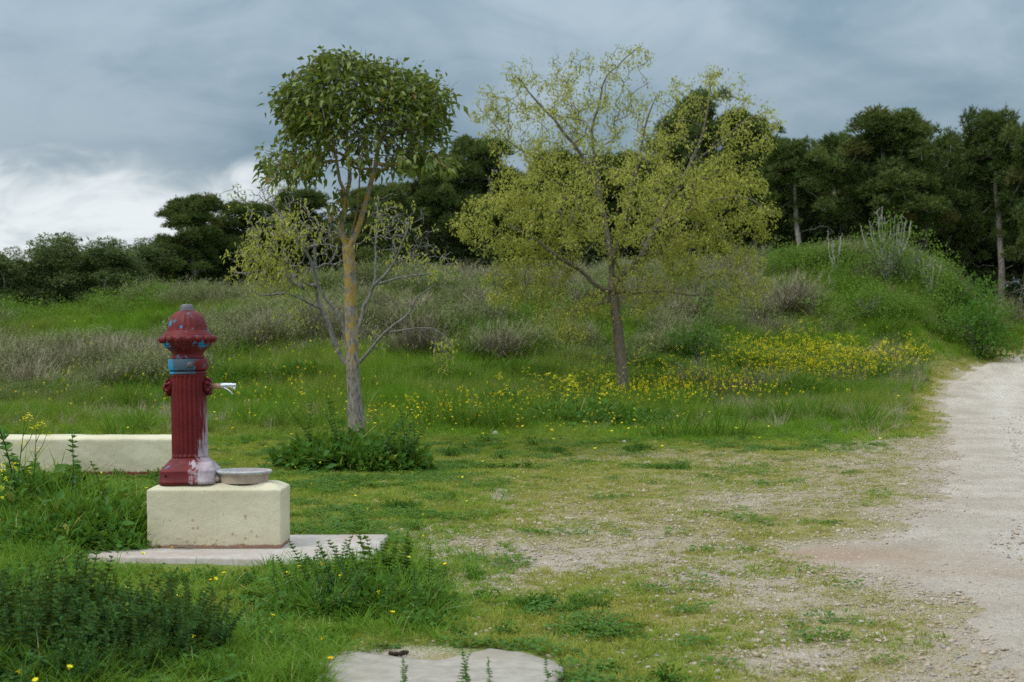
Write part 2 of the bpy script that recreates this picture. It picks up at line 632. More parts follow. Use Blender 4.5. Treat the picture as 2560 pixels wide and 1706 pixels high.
M['moss'] = leaf_mat('yellowing_grass', (0.230, 0.200, 0.055), (0.430, 0.385, 0.130), trans=0.25, rand=0.6, patch=0.6, patch_col=(0.27, 0.31, 0.065), patch_scale=1.1)
M['meadow'] = leaf_mat('meadow_grass', (0.070, 0.185, 0.010), (0.190, 0.345, 0.030), trans=0.38, rand=0.5, patch=0.55, patch_col=(0.28, 0.29, 0.07), patch_scale=0.35)
M['dry'] = leaf_mat('dry_grass', (0.280, 0.240, 0.160), (0.480, 0.420, 0.300), trans=0.2, rand=0.5)
M['twig'] = leaf_mat('dry_twigs', (0.155, 0.135, 0.082), (0.370, 0.335, 0.235), trans=0.0, rough=0.9, rand=0.5)
M['scrub_leaf'] = leaf_mat('scrub_leaf', (0.060, 0.150, 0.018), (0.190, 0.300, 0.055), trans=0.28, rand=0.5)
M['grey_leaf'] = leaf_mat('grey_scrub_leaf', (0.120, 0.145, 0.060), (0.290, 0.310, 0.150), trans=0.2, rand=0.5)
M['weed'] = leaf_mat('weed_leaf', (0.028, 0.110, 0.010), (0.115, 0.255, 0.032), (0.28, 0.28, 0.06), trans=0.32, rough=0.5, spec=0.18, rand=0.3)
M['mint'] = leaf_mat('mint_leaf', (0.022, 0.080, 0.014), (0.095, 0.195, 0.048), trans=0.28, rand=0.2)
M['weed_grass'] = leaf_mat('rank_grass', (0.055, 0.160, 0.010), (0.190, 0.335, 0.040), (0.42, 0.37, 0.16), trans=0.36, rand=0.3)
M['tussock'] = leaf_mat('dark_tussock', (0.032, 0.110, 0.007), (0.125, 0.245, 0.024), (0.34, 0.30, 0.12), trans=0.32, rand=0.4)
M['petal'] = leaf_mat('yellow_petal', (0.80, 0.72, 0.020), (0.90, 0.85, 0.05), trans=0.2, rough=0.6, rand=0.8)
M['petal_orange'] = leaf_mat('golden_petal', (0.80, 0.52, 0.008), (0.86, 0.64, 0.012), trans=0.2, rough=0.6, rand=0.8)


def m_ground():
    m, t = new_mat('meadow_soil')
    p = t.node('ShaderNodeNewGeometry').outputs['Position']
    ga, sa = t.attr('grassy').outputs['Fac'], t.attr('stony').outputs['Fac']
    nA = t.noise(p, 1.4, 6.0, 0.62)
    nB = t.noise(p, 9.0, 5.0, 0.62)
    nC = t.noise(p, 60.0, 4.0, 0.65)
    gcol = t.mix(t.smooth(nB, 0.35, 0.65), (0.095, 0.135, 0.026), (0.180, 0.220, 0.050))
    moss = t.mix(t.smooth(nC, 0.35, 0.65), (0.195, 0.170, 0.055), (0.330, 0.290, 0.110))
    soil = t.mix(t.smooth(nC, 0.3, 0.7), (0.285, 0.235, 0.175), (0.440, 0.385, 0.310))
    vv = t.voronoi(p, 55.0)
    hue = t.node('ShaderNodeSeparateColor')
    t.put(hue.inputs[0], vv.outputs['Color'])
    grit = t.mix(hue.outputs[0], (0.24, 0.21, 0.18), (0.55, 0.51, 0.46))
    soil = t.mix(t.smooth(vv.outputs['Distance'], 0.42, 0.25), soil, grit)
    k = t.math('ADD', ga, t.math('MULTIPLY', t.math('SUBTRACT', nB, 0.5), 0.9))
    col = t.mix(t.smooth(k, 0.40, 0.66), moss, gcol)
    s = t.math('ADD', sa, t.math('ADD', t.math('MULTIPLY', t.math('SUBTRACT', nA, 0.5), 0.45), t.math('MULTIPLY', t.math('SUBTRACT', nC, 0.5), 1.5)))
    col = t.mix(t.smooth(s, 0.36, 0.60), col, soil)
    finish(t, col, 0.95, t.bump(t.math('ADD', nC, t.math('MULTIPLY', vv.outputs['Distance'], -0.5)), 0.8, 0.02), spec=0.1)
    return m


def m_road():
    m, t = new_mat('pale_track_gravel')
    p = t.node('ShaderNodeNewGeometry').outputs['Position']
    nA = t.noise(p, 0.7, 6.0, 0.62)
    nB = t.noise(t.scale3(p, (1.0, 0.55, 1.0)), 4.0, 6.0, 0.68)
    nC = t.noise(p, 75.0, 4.0, 0.7)
    nD = t.noise(p, 24.0, 5.0, 0.7)
    col = t.mix(t.smooth(nA, 0.3, 0.7), (0.405, 0.355, 0.288), (0.550, 0.500, 0.428))
    col = t.mix(t.math('MULTIPLY', t.math('MINIMUM', t.attr('rut').outputs['Fac'], 1.0), 0.8), col, (0.58, 0.545, 0.48))
    col = t.mix(t.math('MULTIPLY', t.smooth(nB, 0.42, 0.72), 0.5), col, (0.35, 0.295, 0.225))
    col = t.mix(t.math('MULTIPLY', t.smooth(nD, 0.50, 0.66), 0.5), col, (0.25, 0.215, 0.17))
    col = t.mix(t.math('MULTIPLY', t.attr('red').outputs['Fac'], 0.8), col, (0.38, 0.265, 0.18))
    col = t.mix(t.math('MULTIPLY', t.smooth(nC, 0.52, 0.68), 0.5), col, (0.24, 0.205, 0.165))
    vv = t.voronoi(p, 38.0)
    hu = t.node('ShaderNodeSeparateColor')
    t.put(hu.inputs[0], vv.outputs['Color'])
    st = t.math('MULTIPLY', t.smooth(vv.outputs['Distance'], 0.30, 0.20), t.smooth(hu.outputs[0], 0.55, 0.7))
    col = t.mix(t.math('MULTIPLY', st, 0.7), col, t.mix(hu.outputs[1], (0.30, 0.28, 0.25), (0.62, 0.58, 0.52)))
    finish(t, col, 0.95, t.bump(t.math('ADD', t.math('ADD', nC, nD), t.math('ADD', nB, st)), 0.9, 0.02), spec=0.08)
    return m


def m_concrete(name, a, b, stain):
    m, t = new_mat(name)
    p = t.node('ShaderNodeNewGeometry').outputs['Position']
    nA, nB, nC = t.noise(p, 1.8, 6.0, 0.6), t.noise(p, 11.0, 6.0, 0.65), t.noise(p, 120.0, 3.0, 0.7)
    col = t.mix(t.smooth(nB, 0.3, 0.7), a, b)
    col = t.mix(t.math('MULTIPLY', t.smooth(nA, 0.48, 0.68), 0.55), col, stain)
    col = t.mix(t.math('MULTIPLY', t.smooth(nC, 0.62, 0.75), 0.5), col, (0.20, 0.18, 0.16))
    finish(t, col, 0.9, t.bump(t.math('ADD', nC, nB), 0.5, 0.006), spec=0.2)
    return m


def m_limewash(name, foot_z, foot_col, spots=False):
    """cream paint over rough render"""
    m, t = new_mat(name)
    p = t.node('ShaderNodeTexCoord').outputs['Object']
    nA, nB = t.noise(p, 2.2, 5.0, 0.6), t.noise(p, 22.0, 5.0, 0.6)
    nD = t.noise(t.scale3(p, (1.0, 1.0, 1.5)), 9.0, 4.0, 0.6, 0.8)
    nC = t.noise(p, 95.0, 3.0, 0.7)
    col = t.mix(t.smooth(nA, 0.3, 0.7), (0.545, 0.505, 0.355), (0.630, 0.590, 0.435))
    col = t.mix(t.math('MULTIPLY', t.smooth(nB, 0.55, 0.75), 0.25), col, (0.42, 0.39, 0.27))
    run = t.noise(t.scale3(p, (1.0, 1.0, 0.12)), 14.0, 4.0, 0.65)
    col = t.mix(t.math('MULTIPLY', t.smooth(run, 0.55, 0.75), 0.22), col, (0.40, 0.36, 0.26))
    pit = t.voronoi(p, 42.0)
    ph_ = t.node('ShaderNodeSeparateColor')
    t.put(ph_.inputs[0], pit.outputs['Color'])
    hole = t.math('MULTIPLY', t.smooth(pit.outputs['Distance'], 0.20, 0.10), t.smooth(ph_.outputs[0], 0.86, 0.92))
    col = t.mix(t.math('MULTIPLY', hole, 0.75), col, (0.16, 0.14, 0.10))
    z = t.xyz(p)[2]
    gr = t.math('ADD', z, t.math('MULTIPLY', t.math('SUBTRACT', nB, 0.5), 0.10))
    col = t.mix(t.math('MULTIPLY', t.smooth(gr, 0.22, 0.02), 0.35), col, (0.40, 0.335, 0.22))
    f = t.math('ADD', z, t.math('MULTIPLY', t.math('SUBTRACT', nB, 0.5), foot_z * 1.6))
    col = t.mix(t.smooth(f, foot_z, foot_z * 0.55), col, foot_col)
    if spots:
        v = t.voronoi(p, 21.0)
        x, y, _ = t.xyz(p)
        reg = t.math('MULTIPLY', t.smooth(t.math('ABSOLUTE', t.math('SUBTRACT', x, 0.02)), 0.40, 0.15), t.smooth(z, 0.36, 0.10))
        reg = t.math('MULTIPLY', reg, t.smooth(y, 0.0, -0.1))
        hu = t.node('ShaderNodeSeparateColor')
        t.put(hu.inputs[0], v.outputs['Color'])
        dot = t.math('MULTIPLY', t.smooth(v.outputs['Distance'], 0.30, 0.20), t.smooth(t.math('ADD', hu.outputs[0], reg), 1.0, 1.2))
        col = t.mix(t.math('MULTIPLY', dot, 0.7), col, (0.36, 0.25, 0.10))
    h = t.math('ADD', t.math('MULTIPLY', nC, 0.35), t.math('ADD', t.math('MULTIPLY', nB, 0.7), t.math('MULTIPLY', nD, 0.35)))
    h = t.math('SUBTRACT', h, t.math('MULTIPLY', hole, 1.2))
    finish(t, col, 0.88, t.bump(h, 0.5, 0.010), spec=0.12)
    return m


def m_iron(name, chips=0.50, blue=0.5, lime=False, band=None):
    """weathered red paint over older blue and grey coats"""
    m, t = new_mat(name)
    p = t.node('ShaderNodeTexCoord').outputs['Object']
    x, y, z = t.xyz(p)
    nA = t.noise(p, 6.0, 4.0, 0.6)
    nB = t.noise(p, 11.0, 5.0, 0.62, 0.4)
    nC = t.noise(p, 90.0, 3.0, 0.7)
    red = t.mix(t.smooth(nA, 0.3, 0.7), (0.100, 0.006, 0.008), (0.155, 0.012, 0.013))
    red = t.mix(t.math('MULTIPLY', t.smooth(nC, 0.55, 0.75), 0.35), red, (0.25, 0.055, 0.050))
    old = t.mix(t.smooth(t.noise(p, 9.0, 2.0), 0.56 - blue * 0.2, 0.60 - blue * 0.2), (0.075, 0.100, 0.125), (0.012, 0.210, 0.400))
    ch = t.smooth(nB, chips, chips + 0.012)
    if band is not None:
        # the clamp has lost its red coat on the camera's left side
        ch = t.math('MAXIMUM', ch, t.smooth(t.math('ADD', t.math('MULTIPLY', x, -6.0), t.math('MULTIPLY', t.math('SUBTRACT', nA, 0.5), 1.6)), -0.42, -0.30))
        tone = t.noise(t.scale3(p, (1, 1, 0.25)), 13.0, 2.0)
        old = t.mix(t.smooth(tone, 0.50, 0.58), (0.060, 0.095, 0.130), (0.012, 0.240, 0.460))
    col = t.mix(ch, red, old)
    if lime:
        low = t.smooth(z, 0.45, 0.10)
        st = t.noise(t.scale3(p, (1, 1, 0.10)), 34.0, 4.0, 0.6)
        top = t.smooth(z, 0.70, 0.36)
        k = t.math('ADD', t.math('MULTIPLY', x, 6.6), t.math('ADD', t.math('MULTIPLY', low, 0.42), t.math('MULTIPLY', t.math('SUBTRACT', st, 0.5), 1.4)))
        k = t.math('ADD', k, t.math('MULTIPLY', t.math('SUBTRACT', nB, 0.5), t.math('MULTIPLY', low, 1.0)))
        lm = t.math('MULTIPLY', t.smooth(k, 0.70, 0.98), top)
        lc = t.mix(t.smooth(nB, 0.35, 0.7), (0.34, 0.285, 0.32), (0.53, 0.49, 0.52))
        lc = t.mix(t.math('MULTIPLY', t.smooth(nC, 0.55, 0.7), 0.4), lc, (0.20, 0.17, 0.19))
        col = t.mix(t.math('MULTIPLY', lm, 0.84), col, lc)
    finish(t, col, t.math('ADD', 0.42, t.math('MULTIPLY', nA, 0.25)), t.bump(t.math('ADD', t.math('MULTIPLY', nC, 0.3), t.math('SUBTRACT', t.math('MULTIPLY', nA, 0.5), t.math('MULTIPLY', ch, 0.5))), 0.35, 0.004), spec=0.28)
    return m


def m_plain(name, col, rough=0.6, metal=0.0, var=0.12, scale=20.0, spec=0.4):
    m, t = new_mat(name)
    p = t.node('ShaderNodeTexCoord').outputs['Object']
    n_ = t.noise(p, scale, 4.0, 0.6)
    c = t.mix(t.smooth(n_, 0.3, 0.7), tuple(k * (1 - var) for k in col), tuple(min(1, k * (1 + var)) for k in col))
    finish(t, c, rough, t.bump(n_, 0.25, 0.004), spec=spec, metal=metal)
    return m


M['ground'] = m_ground()
M['road'] = m_road()
M['slab'] = m_concrete('pinkish_concrete', (0.395, 0.355, 0.320), (0.495, 0.460, 0.425), (0.37, 0.285, 0.23))
M['pad'] = m_concrete('grey_concrete', (0.265, 0.245, 0.205), (0.365, 0.340, 0.290), (0.28, 0.235, 0.175))
M['cream'] = m_limewash('cream_limewash', 0.035, (0.27, 0.155, 0.115), spots=True)
M['cream_wall'] = m_limewash('cream_wall_paint', 0.045, (0.20, 0.045, 0.04))
M['iron'] = m_iron('red_iron_shaft', 0.675, 0.1, lime=True)
M['iron_cap'] = m_iron('red_iron_cap', 0.575, 0.5)
M['iron_collar'] = m_iron('blue_and_red_collar', 0.60, 0.8, band=True)
M['iron_nut'] = m_plain('bare_iron', (0.105, 0.100, 0.110), 0.5, 0.0, 0.5, 60)
M['basin'] = m_concrete('lime_crusted_iron', (0.36, 0.36, 0.365), (0.53, 0.53, 0.535), (0.36, 0.29, 0.25))
M['basin_wall'] = m_concrete('basin_side', (0.42, 0.33, 0.265), (0.54, 0.44, 0.365), (0.27, 0.12, 0.11))
M['brass'] = m_plain('painted_pipe', (0.33, 0.20, 0.12), 0.5, 0.0, 0.4, 25)
M['chrome'] = m_plain('worn_chrome', (0.74, 0.76, 0.80), 0.22, 0.75, 0.06, 30)
M['stone'] = m_plain('pale_limestone', (0.44, 0.395, 0.33), 0.9, 0, 0.18, 14, 0.1)
M['stone_grey'] = m_plain('grey_stone', (0.30, 0.28, 0.255), 0.9, 0, 0.25, 18, 0.1)
M['stone_tan'] = m_plain('tan_stone', (0.40, 0.325, 0.245), 0.9, 0, 0.2, 16, 0.1)
M['clod'] = m_plain('dark_clod', (0.045, 0.032, 0.026), 0.9, 0, 0.4, 40, 0.1)
M['dead_wood'] = m_plain('rotten_wood', (0.19, 0.14, 0.10), 0.95, 0, 0.35, 22, 0.1)
M['hole'] = m_plain('hole_shade_black', (0.012, 0.011, 0.011), 0.9)  # near black, stands for the shade inside the bolt hole

# ------------------------------------------------------------------ the land
# how grassy / stony each spot is, from blobs laid out on the ground: (column, row, half width, half height, amount) in the photograph
_GREEN = [(200, 1600, 560, 330, 1.0), (900, 1480, 260, 110, 0.75), (560, 1440, 420, 60, 0.8), (760, 1140, 420, 90, 0.75), (1150, 1100, 420, 50, 0.65), (1600, 1050, 560, 42, 0.6),
          (900, 1270, 240, 40, 0.55), (1080, 1290, 200, 35, 0.45), (1400, 1520, 220, 40, 0.5), (1180, 1590, 230, 60, 0.65), (1500, 1640, 240, 60, 0.4), (300, 1240, 300, 90, 0.8),
          (1850, 1080, 260, 40, 0.45), (980, 1370, 60, 40, 0.5), (1700, 1690, 300, 40, 0.35)]
_STONY = [(1300, 1400, 330, 55, 0.55), (1800, 1440, 260, 60, 0.60), (1950, 1250, 330, 75, 0.45), (1080, 1340, 160, 35, 0.5), (1150, 1450, 200, 50, 0.4), (1250, 1235, 40, 18, 0.8),
          (2200, 1100, 190, 90, 0.50), (2100, 1600, 320, 110, 0.42), (1400, 1412, 80, 14, 0.7), (1950, 1650, 150, 40, 0.55), (700, 1460, 80, 14, 0.2), (1000, 1630, 190, 22, 0.6),
          (350, 1255, 80, 30, 0.45), (1550, 1330, 300, 60, 0.30), (1650, 1140, 240, 25, 0.25)]


def masks(x, y):
    z = land(x, y)
    px = CX + x / np.maximum(y, .5) * F
    py = HY + (CAM_H - z) / np.maximum(y, .5) * F
    g = np.zeros_like(px) + 0.24
    s = np.zeros_like(px) + 0.19
    for cx_, cy_, rx, ry, a in _GREEN:
        g = g + a * np.exp(-(((px - cx_) / rx) ** 2 + ((py - cy_) / ry) ** 2))
    for cx_, cy_, rx, ry, a in _STONY:
        s = s + 0.80 * a * np.exp(-(((px - cx_) / rx) ** 2 + ((py - cy_) / ry) ** 2))
    far = sstep(y, 27, 32)
    g = g * (1 - far) + far
    r = road_in(x, y)
    s = np.maximum(s, 0.60 * sstep(r, -1.3, 0.1)) * (1 - far * (1 - sstep(r, -0.8, 0.2)))
    s = s - 0.18 * np.clip(g - 0.5, 0, 1)
    g = g * (1 - sstep(r, -1.3, 0.0) * 0.7)
    n = fbm(x, y, 0.9, 1.0, 4) - 0.5
    return np.clip(g + n * 0.8, 0, 1), np.clip(s + (fbm(x, y, 1.3, 6.0, 4) - 0.5) * 0.5, 0, 1), r


cols = np.concatenate([[-9000, -5000, -2600, -1500, -900, -600, -420], np.arange(-300, 1330, 4.0), [1450, 1650, 1950, 2600, 3600, 6000, 10000]])
rows = [0.4, 1.5, 3.0]
while rows[-1] < 66:
    rows.append(rows[-1] * 1.0105 + 0.005)
rows = np.array(rows + [70, 75, 82, 92, 105, 125, 200, 500, 1500, 3000])
gx = (cols[None] - 512) * 2.5 / F * rows[:, None]
gy = np.broadcast_to(rows[:, None], gx.shape)
gz = land(gx, gy)
mg, ms, mr = masks(gx.ravel(), gy.ravel())
gz = gz + (fbm(gx, gy, 6.0, 1.0, 3) - 0.5) * 0.03 * sstep(-mr.reshape(gx.shape), 0.1, 0.5)
gz = gz - 0.03 * sstep(mr.reshape(gx.shape), 0.15, 0.7)
nr_, nc_ = gx.shape
ii = (np.arange(nr_ - 1)[:, None] * nc_ + np.arange(nc_ - 1)[None]).ravel()
ground = obj('ground', mesh_of('ground', np.stack([gx.ravel(), gy.ravel(), gz.ravel()], 1), [np.stack([ii, ii + 1, ii + nc_ + 1, ii + nc_], 1)], None, True,
                               {'grassy': mg, 'stony': ms}), M['ground'])
tag(ground, 'grassy gravel clearing rising to a scrub covered bank', None, kind='structure')

# the track: a sheet of pale gravel with a ragged edge
ry_ = [5.0]
while ry_[-1] < 74:
    ry_.append(ry_[-1] + max(0.05, ry_[-1] * 0.0065))
ry_ = np.array(ry_)
ra_ = np.concatenate([np.arange(-0.9, 1.6, 0.06), np.arange(1.6, 6.4, 0.25)])
rx = np.interp(ry_, _RDY, _RDX)[:, None] + ra_[None]
ryy = np.broadcast_to(ry_[:, None], rx.shape)
rin = road_in(rx, ryy) + 0.9 * tongue(rx, ryy)
rz = land(rx, ryy) + 0.008 + (fbm(rx, ryy, 1.6, 2.0, 3) - 0.5) * 0.012 - 0.05 * (1 - sstep(rin, -0.25, 0.45)) + (fbm(rx, ryy, 7.0, 7.0, 3) - 0.5) * 0.05 * (1 - sstep(rin, 0.3, 1.1)) - 0.02 * (np.exp(-((ra_ - 1.5) / .3) ** 2) + np.exp(-((ra_ - 3.3) / .3) ** 2))[None]
n2c = rx.shape[1]
q = (np.arange(len(ry_) - 1)[:, None] * n2c + np.arange(n2c - 1)[None])
keep = (rin[:-1, :-1] > -0.3) & (rin[1:, 1:] > -0.3)
q = q[keep]
road = obj('dirt_road', mesh_of('dirt_road', np.stack([rx.ravel(), ryy.ravel(), rz.ravel()], 1), [np.stack([q, q + 1, q + n2c + 1, q + n2c], 1)], None, True,
                                {'red': np.clip(tongue(rx, ryy).ravel() * 1.1 + 0.5 * np.exp(-((ryy.ravel() - 11.9) / .35) ** 2) * sstep(rx.ravel(), 2.2, 3.0), 0, 1),
                                 'rut': (np.exp(-((ra_ - 1.5) / .38) ** 2) + np.exp(-((ra_ - 3.3) / .38) ** 2))[None].repeat(len(ry_), 0).ravel() * (.4 + fbm(rx, ryy, .8, 9.0, 3).ravel())}), M['road'])
tag(road, 'pale dusty gravel track bending away past the mound', None, kind='structure')


# ------------------------------------------------------------------ slab, pad, wall
def prism(name, outline, z0, z1, mat, bev=0.012, grid=None):
    """a low slab with an outline, softened rim and slightly uneven top"""
    o = np.asarray(outline, float)
    c = o.mean(0)
    n = len(o)
    rings = [(1.0, z0), (1.0, z1 - bev), (1 - bev / 1.0, z1)]
    V = []
    for f_, z in rings:
        V.append(np.column_stack([c + (o - c) * f_, np.full(n, z)]))
    inner = [0.85, 0.6, 0.3]
    for f_ in inner:
        xy = c + (o - c) * f_
        V.append(np.column_stack([xy, z1 + (fbm(xy[:, 0], xy[:, 1], 2.0, 3.0, 2) - .5) * 0.008]))
    V.append(np.array([[*c, z1]]))
    k = np.arange(n)
    Q = []
    for r_ in range(len(rings) + len(inner) - 1):
        Q.append(np.stack([r_ * n + k, r_ * n + (k + 1) % n, (r_ + 1) * n + (k + 1) % n, (r_ + 1) * n + k], 1))
    last = (len(rings) + len(inner) - 1) * n
    T = np.stack([last + k, last + (k + 1) % n, np.full(n, last + n)], 1)
    return obj(name, mesh_of(name, np.concatenate(V), [np.concatenate(Q), T]), mat)


def ragged(pts, step=0.06, amp=0.012, seed=0):
    g = np.random.default_rng(seed)
    out_ = []
    for (x0, y0), (x1, y1) in zip(pts, pts[1:] + pts[:1]):
        L = math.hypot(x1 - x0, y1 - y0)
        n = max(1, int(L / step))
        for k in range(n):
            t = k / n
            out_.append((x0 + (x1 - x0) * t + g.normal() * amp, y0 + (y1 - y0) * t + g.normal() * amp))
    return out_


slab = prism('concrete_slab', ragged([(-3.25, 12.70), (-2.95, 12.40), (-1.02, 12.22), (-1.0, 13.86), (-3.0, 13.80), (-3.15, 13.45), (-3.3, 13.05)], 0.07, 0.008, 1), -0.16, 0.0, M['slab'])
tag(slab, 'pinkish grey concrete slab under the red fountain', 'slab')

pad_px = [(770, 1706), (800, 1650), (860, 1632), (930, 1640), (1034, 1653), (1103, 1657), (1170, 1640), (1225, 1627), (1302, 1636), (1378, 1655), (1418, 1678), (1400, 1700), (1330, 1735), (1180, 1790), (950, 1790)]
pad_xy = []
for a_, b_ in pad_px:
    d_ = F * (CAM_H + 0.035) / (b_ - HY)
    pad_xy.append((fx(a_, d_), d_))
pad = prism('concrete_pad', ragged(pad_xy, 0.05, 0.006, 4), -0.14, -0.022, M['pad'])
tag(pad, 'rounded worn concrete pad at the bottom edge, half overgrown', 'concrete pad')


def rough_box(name, x0, x1, y0, y1, z0, z1, mat, crown, amp=0.006, parent=None, origin=(0, 0, 0), nx=160, nz=22, rad=0.025):
    """rendered masonry: rounded corners, hand-trowelled bulges, crown = [(inset, rise)...] above z1"""
    hw, hd = (x1 - x0) / 2, (y1 - y0) / 2
    cxx, cyy = (x0 + x1) / 2, (y0 + y1) / 2
    per = []
    def side(ax, ay, bx, by, n):
        for k in range(n):
            t = k / n
            per.append((ax + (bx - ax) * t, ay + (by - ay) * t))
    ny = max(12, int(nx * hd / hw))
    r_ = rad
    arcs = [((hw - r_, -hd + r_), -90), ((hw - r_, hd - r_), 0), ((-hw + r_, hd - r_), 90), ((-hw + r_, -hd + r_), 180)]
    ends = []
    for (ax, ay), a0 in arcs:
        ends.append([(ax + r_ * math.cos(R(a0 + k * 15)), ay + r_ * math.sin(R(a0 + k * 15))) for k in range(7)])
    for i in range(4):
        per += ends[i][:-1]
        side(*ends[i][-1], *ends[(i + 1) % 4][0], (ny, nx, ny, nx)[i])
    per = np.array(per)
    n = len(per)
    lev = [(0.0, z0 + (z1 - z0) * k / nz) for k in range(nz + 1)] + [(i_, z1 + r) for i_, r in crown]
    V = []
    nrm = unit(per / np.array([hw, hd]) ** 2 ** 0.5)
    for i_, z in lev:
        q_ = np.stack([np.sign(per[:, 0]) * np.maximum(np.abs(per[:, 0]) - i_, 0), np.sign(per[:, 1]) * np.maximum(np.abs(per[:, 1]) - i_, 0)], 1)
        b = (fbm(per[:, 0] * 1.0 + z * 1.3, per[:, 1] + z, 5.0, 2.0, 3) - .5) * amp * 2 + (fbm(per[:, 0] * 1.0, per[:, 1] * 1 + z * 3.1, 16.0, 5.0, 2) - .5) * amp * 0.8
        q_ = q_ + np.sign(per) * (np.abs(np.abs(per) - np.array([hw, hd])) < r_) * b[:, None]
        zz = z + (fbm(q_[:, 0], q_[:, 1], 6.0, 7.0, 2) - .5) * amp * (2.2 if z > z1 - 0.03 else 0)
        V.append(np.column_stack([q_, zz]))
    ctr = V[-1].mean(0)
    V.append(np.array([ctr]))
    k = np.arange(n)
    Q = np.concatenate([np.stack([j * n + k, j * n + (k + 1) % n, (j + 1) * n + (k + 1) % n, (j + 1) * n + k], 1) for j in range(len(lev) - 1)])
    l_ = (len(lev) - 1) * n
    T = np.stack([l_ + k, l_ + (k + 1) % n, np.full(n, l_ + n)], 1)
    V = np.concatenate(V) + np.array([cxx, cyy, 0]) - np.array(origin)
    return obj(name, mesh_of(name, V, [Q, T], None, True), mat, parent)


wx0, wx1 = fx(-420, 20.6), fx(468, 20.6)
wall = rough_box('low_wall', wx0, wx1, 20.6, 21.15, -0.2, 0.415, M['cream_wall'], [(0.003, 0.006), (0.012, 0.016), (0.04, 0.028), (0.10, 0.042), (0.2, 0.044)], 0.007, nx=220, rad=0.03,
                 origin=(wx0, 20.6, 0))
wall.location = (wx0, 20.6, -0.03)
tag(wall, 'low cream painted wall with a chipped rim running behind the fountain', 'wall')

# ------------------------------------------------------------------ the drinking fountain
FX, FY, FZ = fx(477, 13.15), 13.15, 0.488
fountain = thing('drinking_fountain', 'red cast iron drinking fountain with tap and basin on a cream block', 'fountain', (FX, FY, 0))
plx = (fx(367, 12.9) + fx(703.5, 12.9)) / 2
plw = (fx(703.5, 12.9) - fx(367, 12.9)) / 2
plinth = rough_box('plinth', -plw, plw, -0.25, 0.25, 0.002, 0.437, M['cream'], [(0.002, 0.004), (0.010, 0.010), (0.045, 0.028), (0.08, 0.042), (0.11, 0.049), (0.17, 0.051)], 0.0035, fountain, nx=130, nz=30, rad=0.009)
plinth.location = (plx - FX, 0, 0)
plinth['label'] = 'cream painted masonry block with rust spots on its front'


def lathe(prof, n=96, flutes=0):
    """prof: (r, z, squareness 0..1, flute depth)"""
    a = np.arange(n) / n * 2 * math.pi
    V = []
    for r_, z, sq, fl in prof:
        e = 2 + 6 * sq
        k = (np.abs(np.cos(a)) ** e + np.abs(np.sin(a)) ** e) ** (-1 / e)
        rr = r_ * k - fl * (0.5 - 0.5 * np.cos(flutes * a)) ** 0.8
        V.append(np.column_stack([rr * np.cos(a), rr * np.sin(a), np.full(n, z)]))
    m_ = len(prof)
    V = np.concatenate(V + [[[0, 0, prof[0][1]]], [[0, 0, prof[-1][1]]]])
    k = np.arange(n)
    Q = np.concatenate([np.stack([j * n + k, j * n + (k + 1) % n, (j + 1) * n + (k + 1) % n, (j + 1) * n + k], 1) for j in range(m_ - 1)])
    T = np.concatenate([np.stack([(k + 1) % n, k, np.full(n, m_ * n)], 1), np.stack([(m_ - 1) * n + k, (m_ - 1) * n + (k + 1) % n, np.full(n, m_ * n + 1)], 1)])
    return V, [Q, T]


lean = Matrix.Rotation(R(-1.3), 4, 'Y')


def fpart(name, prof, mat, n=96, flutes=0, parent=None, smooth=True):
    V, Fs = lathe(prof, n, flutes)
    o = obj(name, mesh_of(name, V, Fs, None, smooth), mat, parent or fountain)
    if parent is None:
        o.location = (0, 0, FZ)
        o.rotation_euler = (0, R(-1.3), 0)
    return o


S = 1 / 324.5
base = fpart('base', [(70 * S, -.01, .8, 0), (71 * S, .012, .8, 0), (69 * S, .018, .8, 0), (69 * S, .085, .8, 0), (68.5 * S, .094, .8, 0), (66 * S, .101, .78, 0), (63.5 * S, .112, .7, 0), (60 * S, .126, .5, 0),
                      (57.5 * S, .140, .3, 0), (56 * S, .150, .1, 0), (53.5 * S, .157, 0, 0), (53 * S, .163, 0, 0), (51.5 * S, .167, 0, 0), (50 * S, .169, 0, 0), (48 * S, .174, 0, 0), (46.3 * S, .184, 0, 0), (44 * S, .186, 0, 0)], M['iron'], 160)
d0 = 3.4 * S
shaft = fpart('shaft', [(45 * S, .178, 0, 0), (45 * S, .200, 0, 0), (45 * S, .206, 0, d0 * .4), (45 * S, .214, 0, d0 * .9), (45 * S, .225, 0, d0)] +
              [(45 * S - (k / 12) * 1.0 * S, .225 + k * .0475, 0, d0) for k in range(1, 12)] +
              [(44 * S, .790, 0, d0), (44 * S, .803, 0, d0 * .9), (44 * S, .811, 0, d0 * .4), (44 * S, .816, 0, 0), (44 * S, .832, 0, 0)], M['iron'], 288, 24)
ring = fpart('ring', [(43 * S, .826, 0, 0), (45.6 * S, .828, 0, 0), (46.3 * S, .834, 0, 0), (45.6 * S, .841, 0, 0), (44 * S, .844, 0, 0), (43.6 * S, .858, 0, 0)], M['iron_collar'], 96)
collar = fpart('collar', [(43 * S, .856, 0, 0), (48 * S, .858, 0, 0), (48.8 * S, .862, 0, 0), (48.8 * S, .936, 0, 0), (48 * S, .940, 0, 0), (42 * S, .944, 0, 0)], M['iron_collar'], 96)
collar['label'] = 'chipped blue and red clamp band'
G = Geo()      # clamp screw on the collar's front
add_tube(G, [(0.04, -.146, .90), (0.04, -.153, .90), (0.04, -.158, .90)], [.022, .022, .017], 14, cap=True)
add_tube(G, [(0.04, -.157, .90), (0.04, -.1605, .90)], [.0065, .0065], 10, cap=True)
obj('clamp_screw', G.mesh('clamp_screw'), M['iron_nut'], collar)
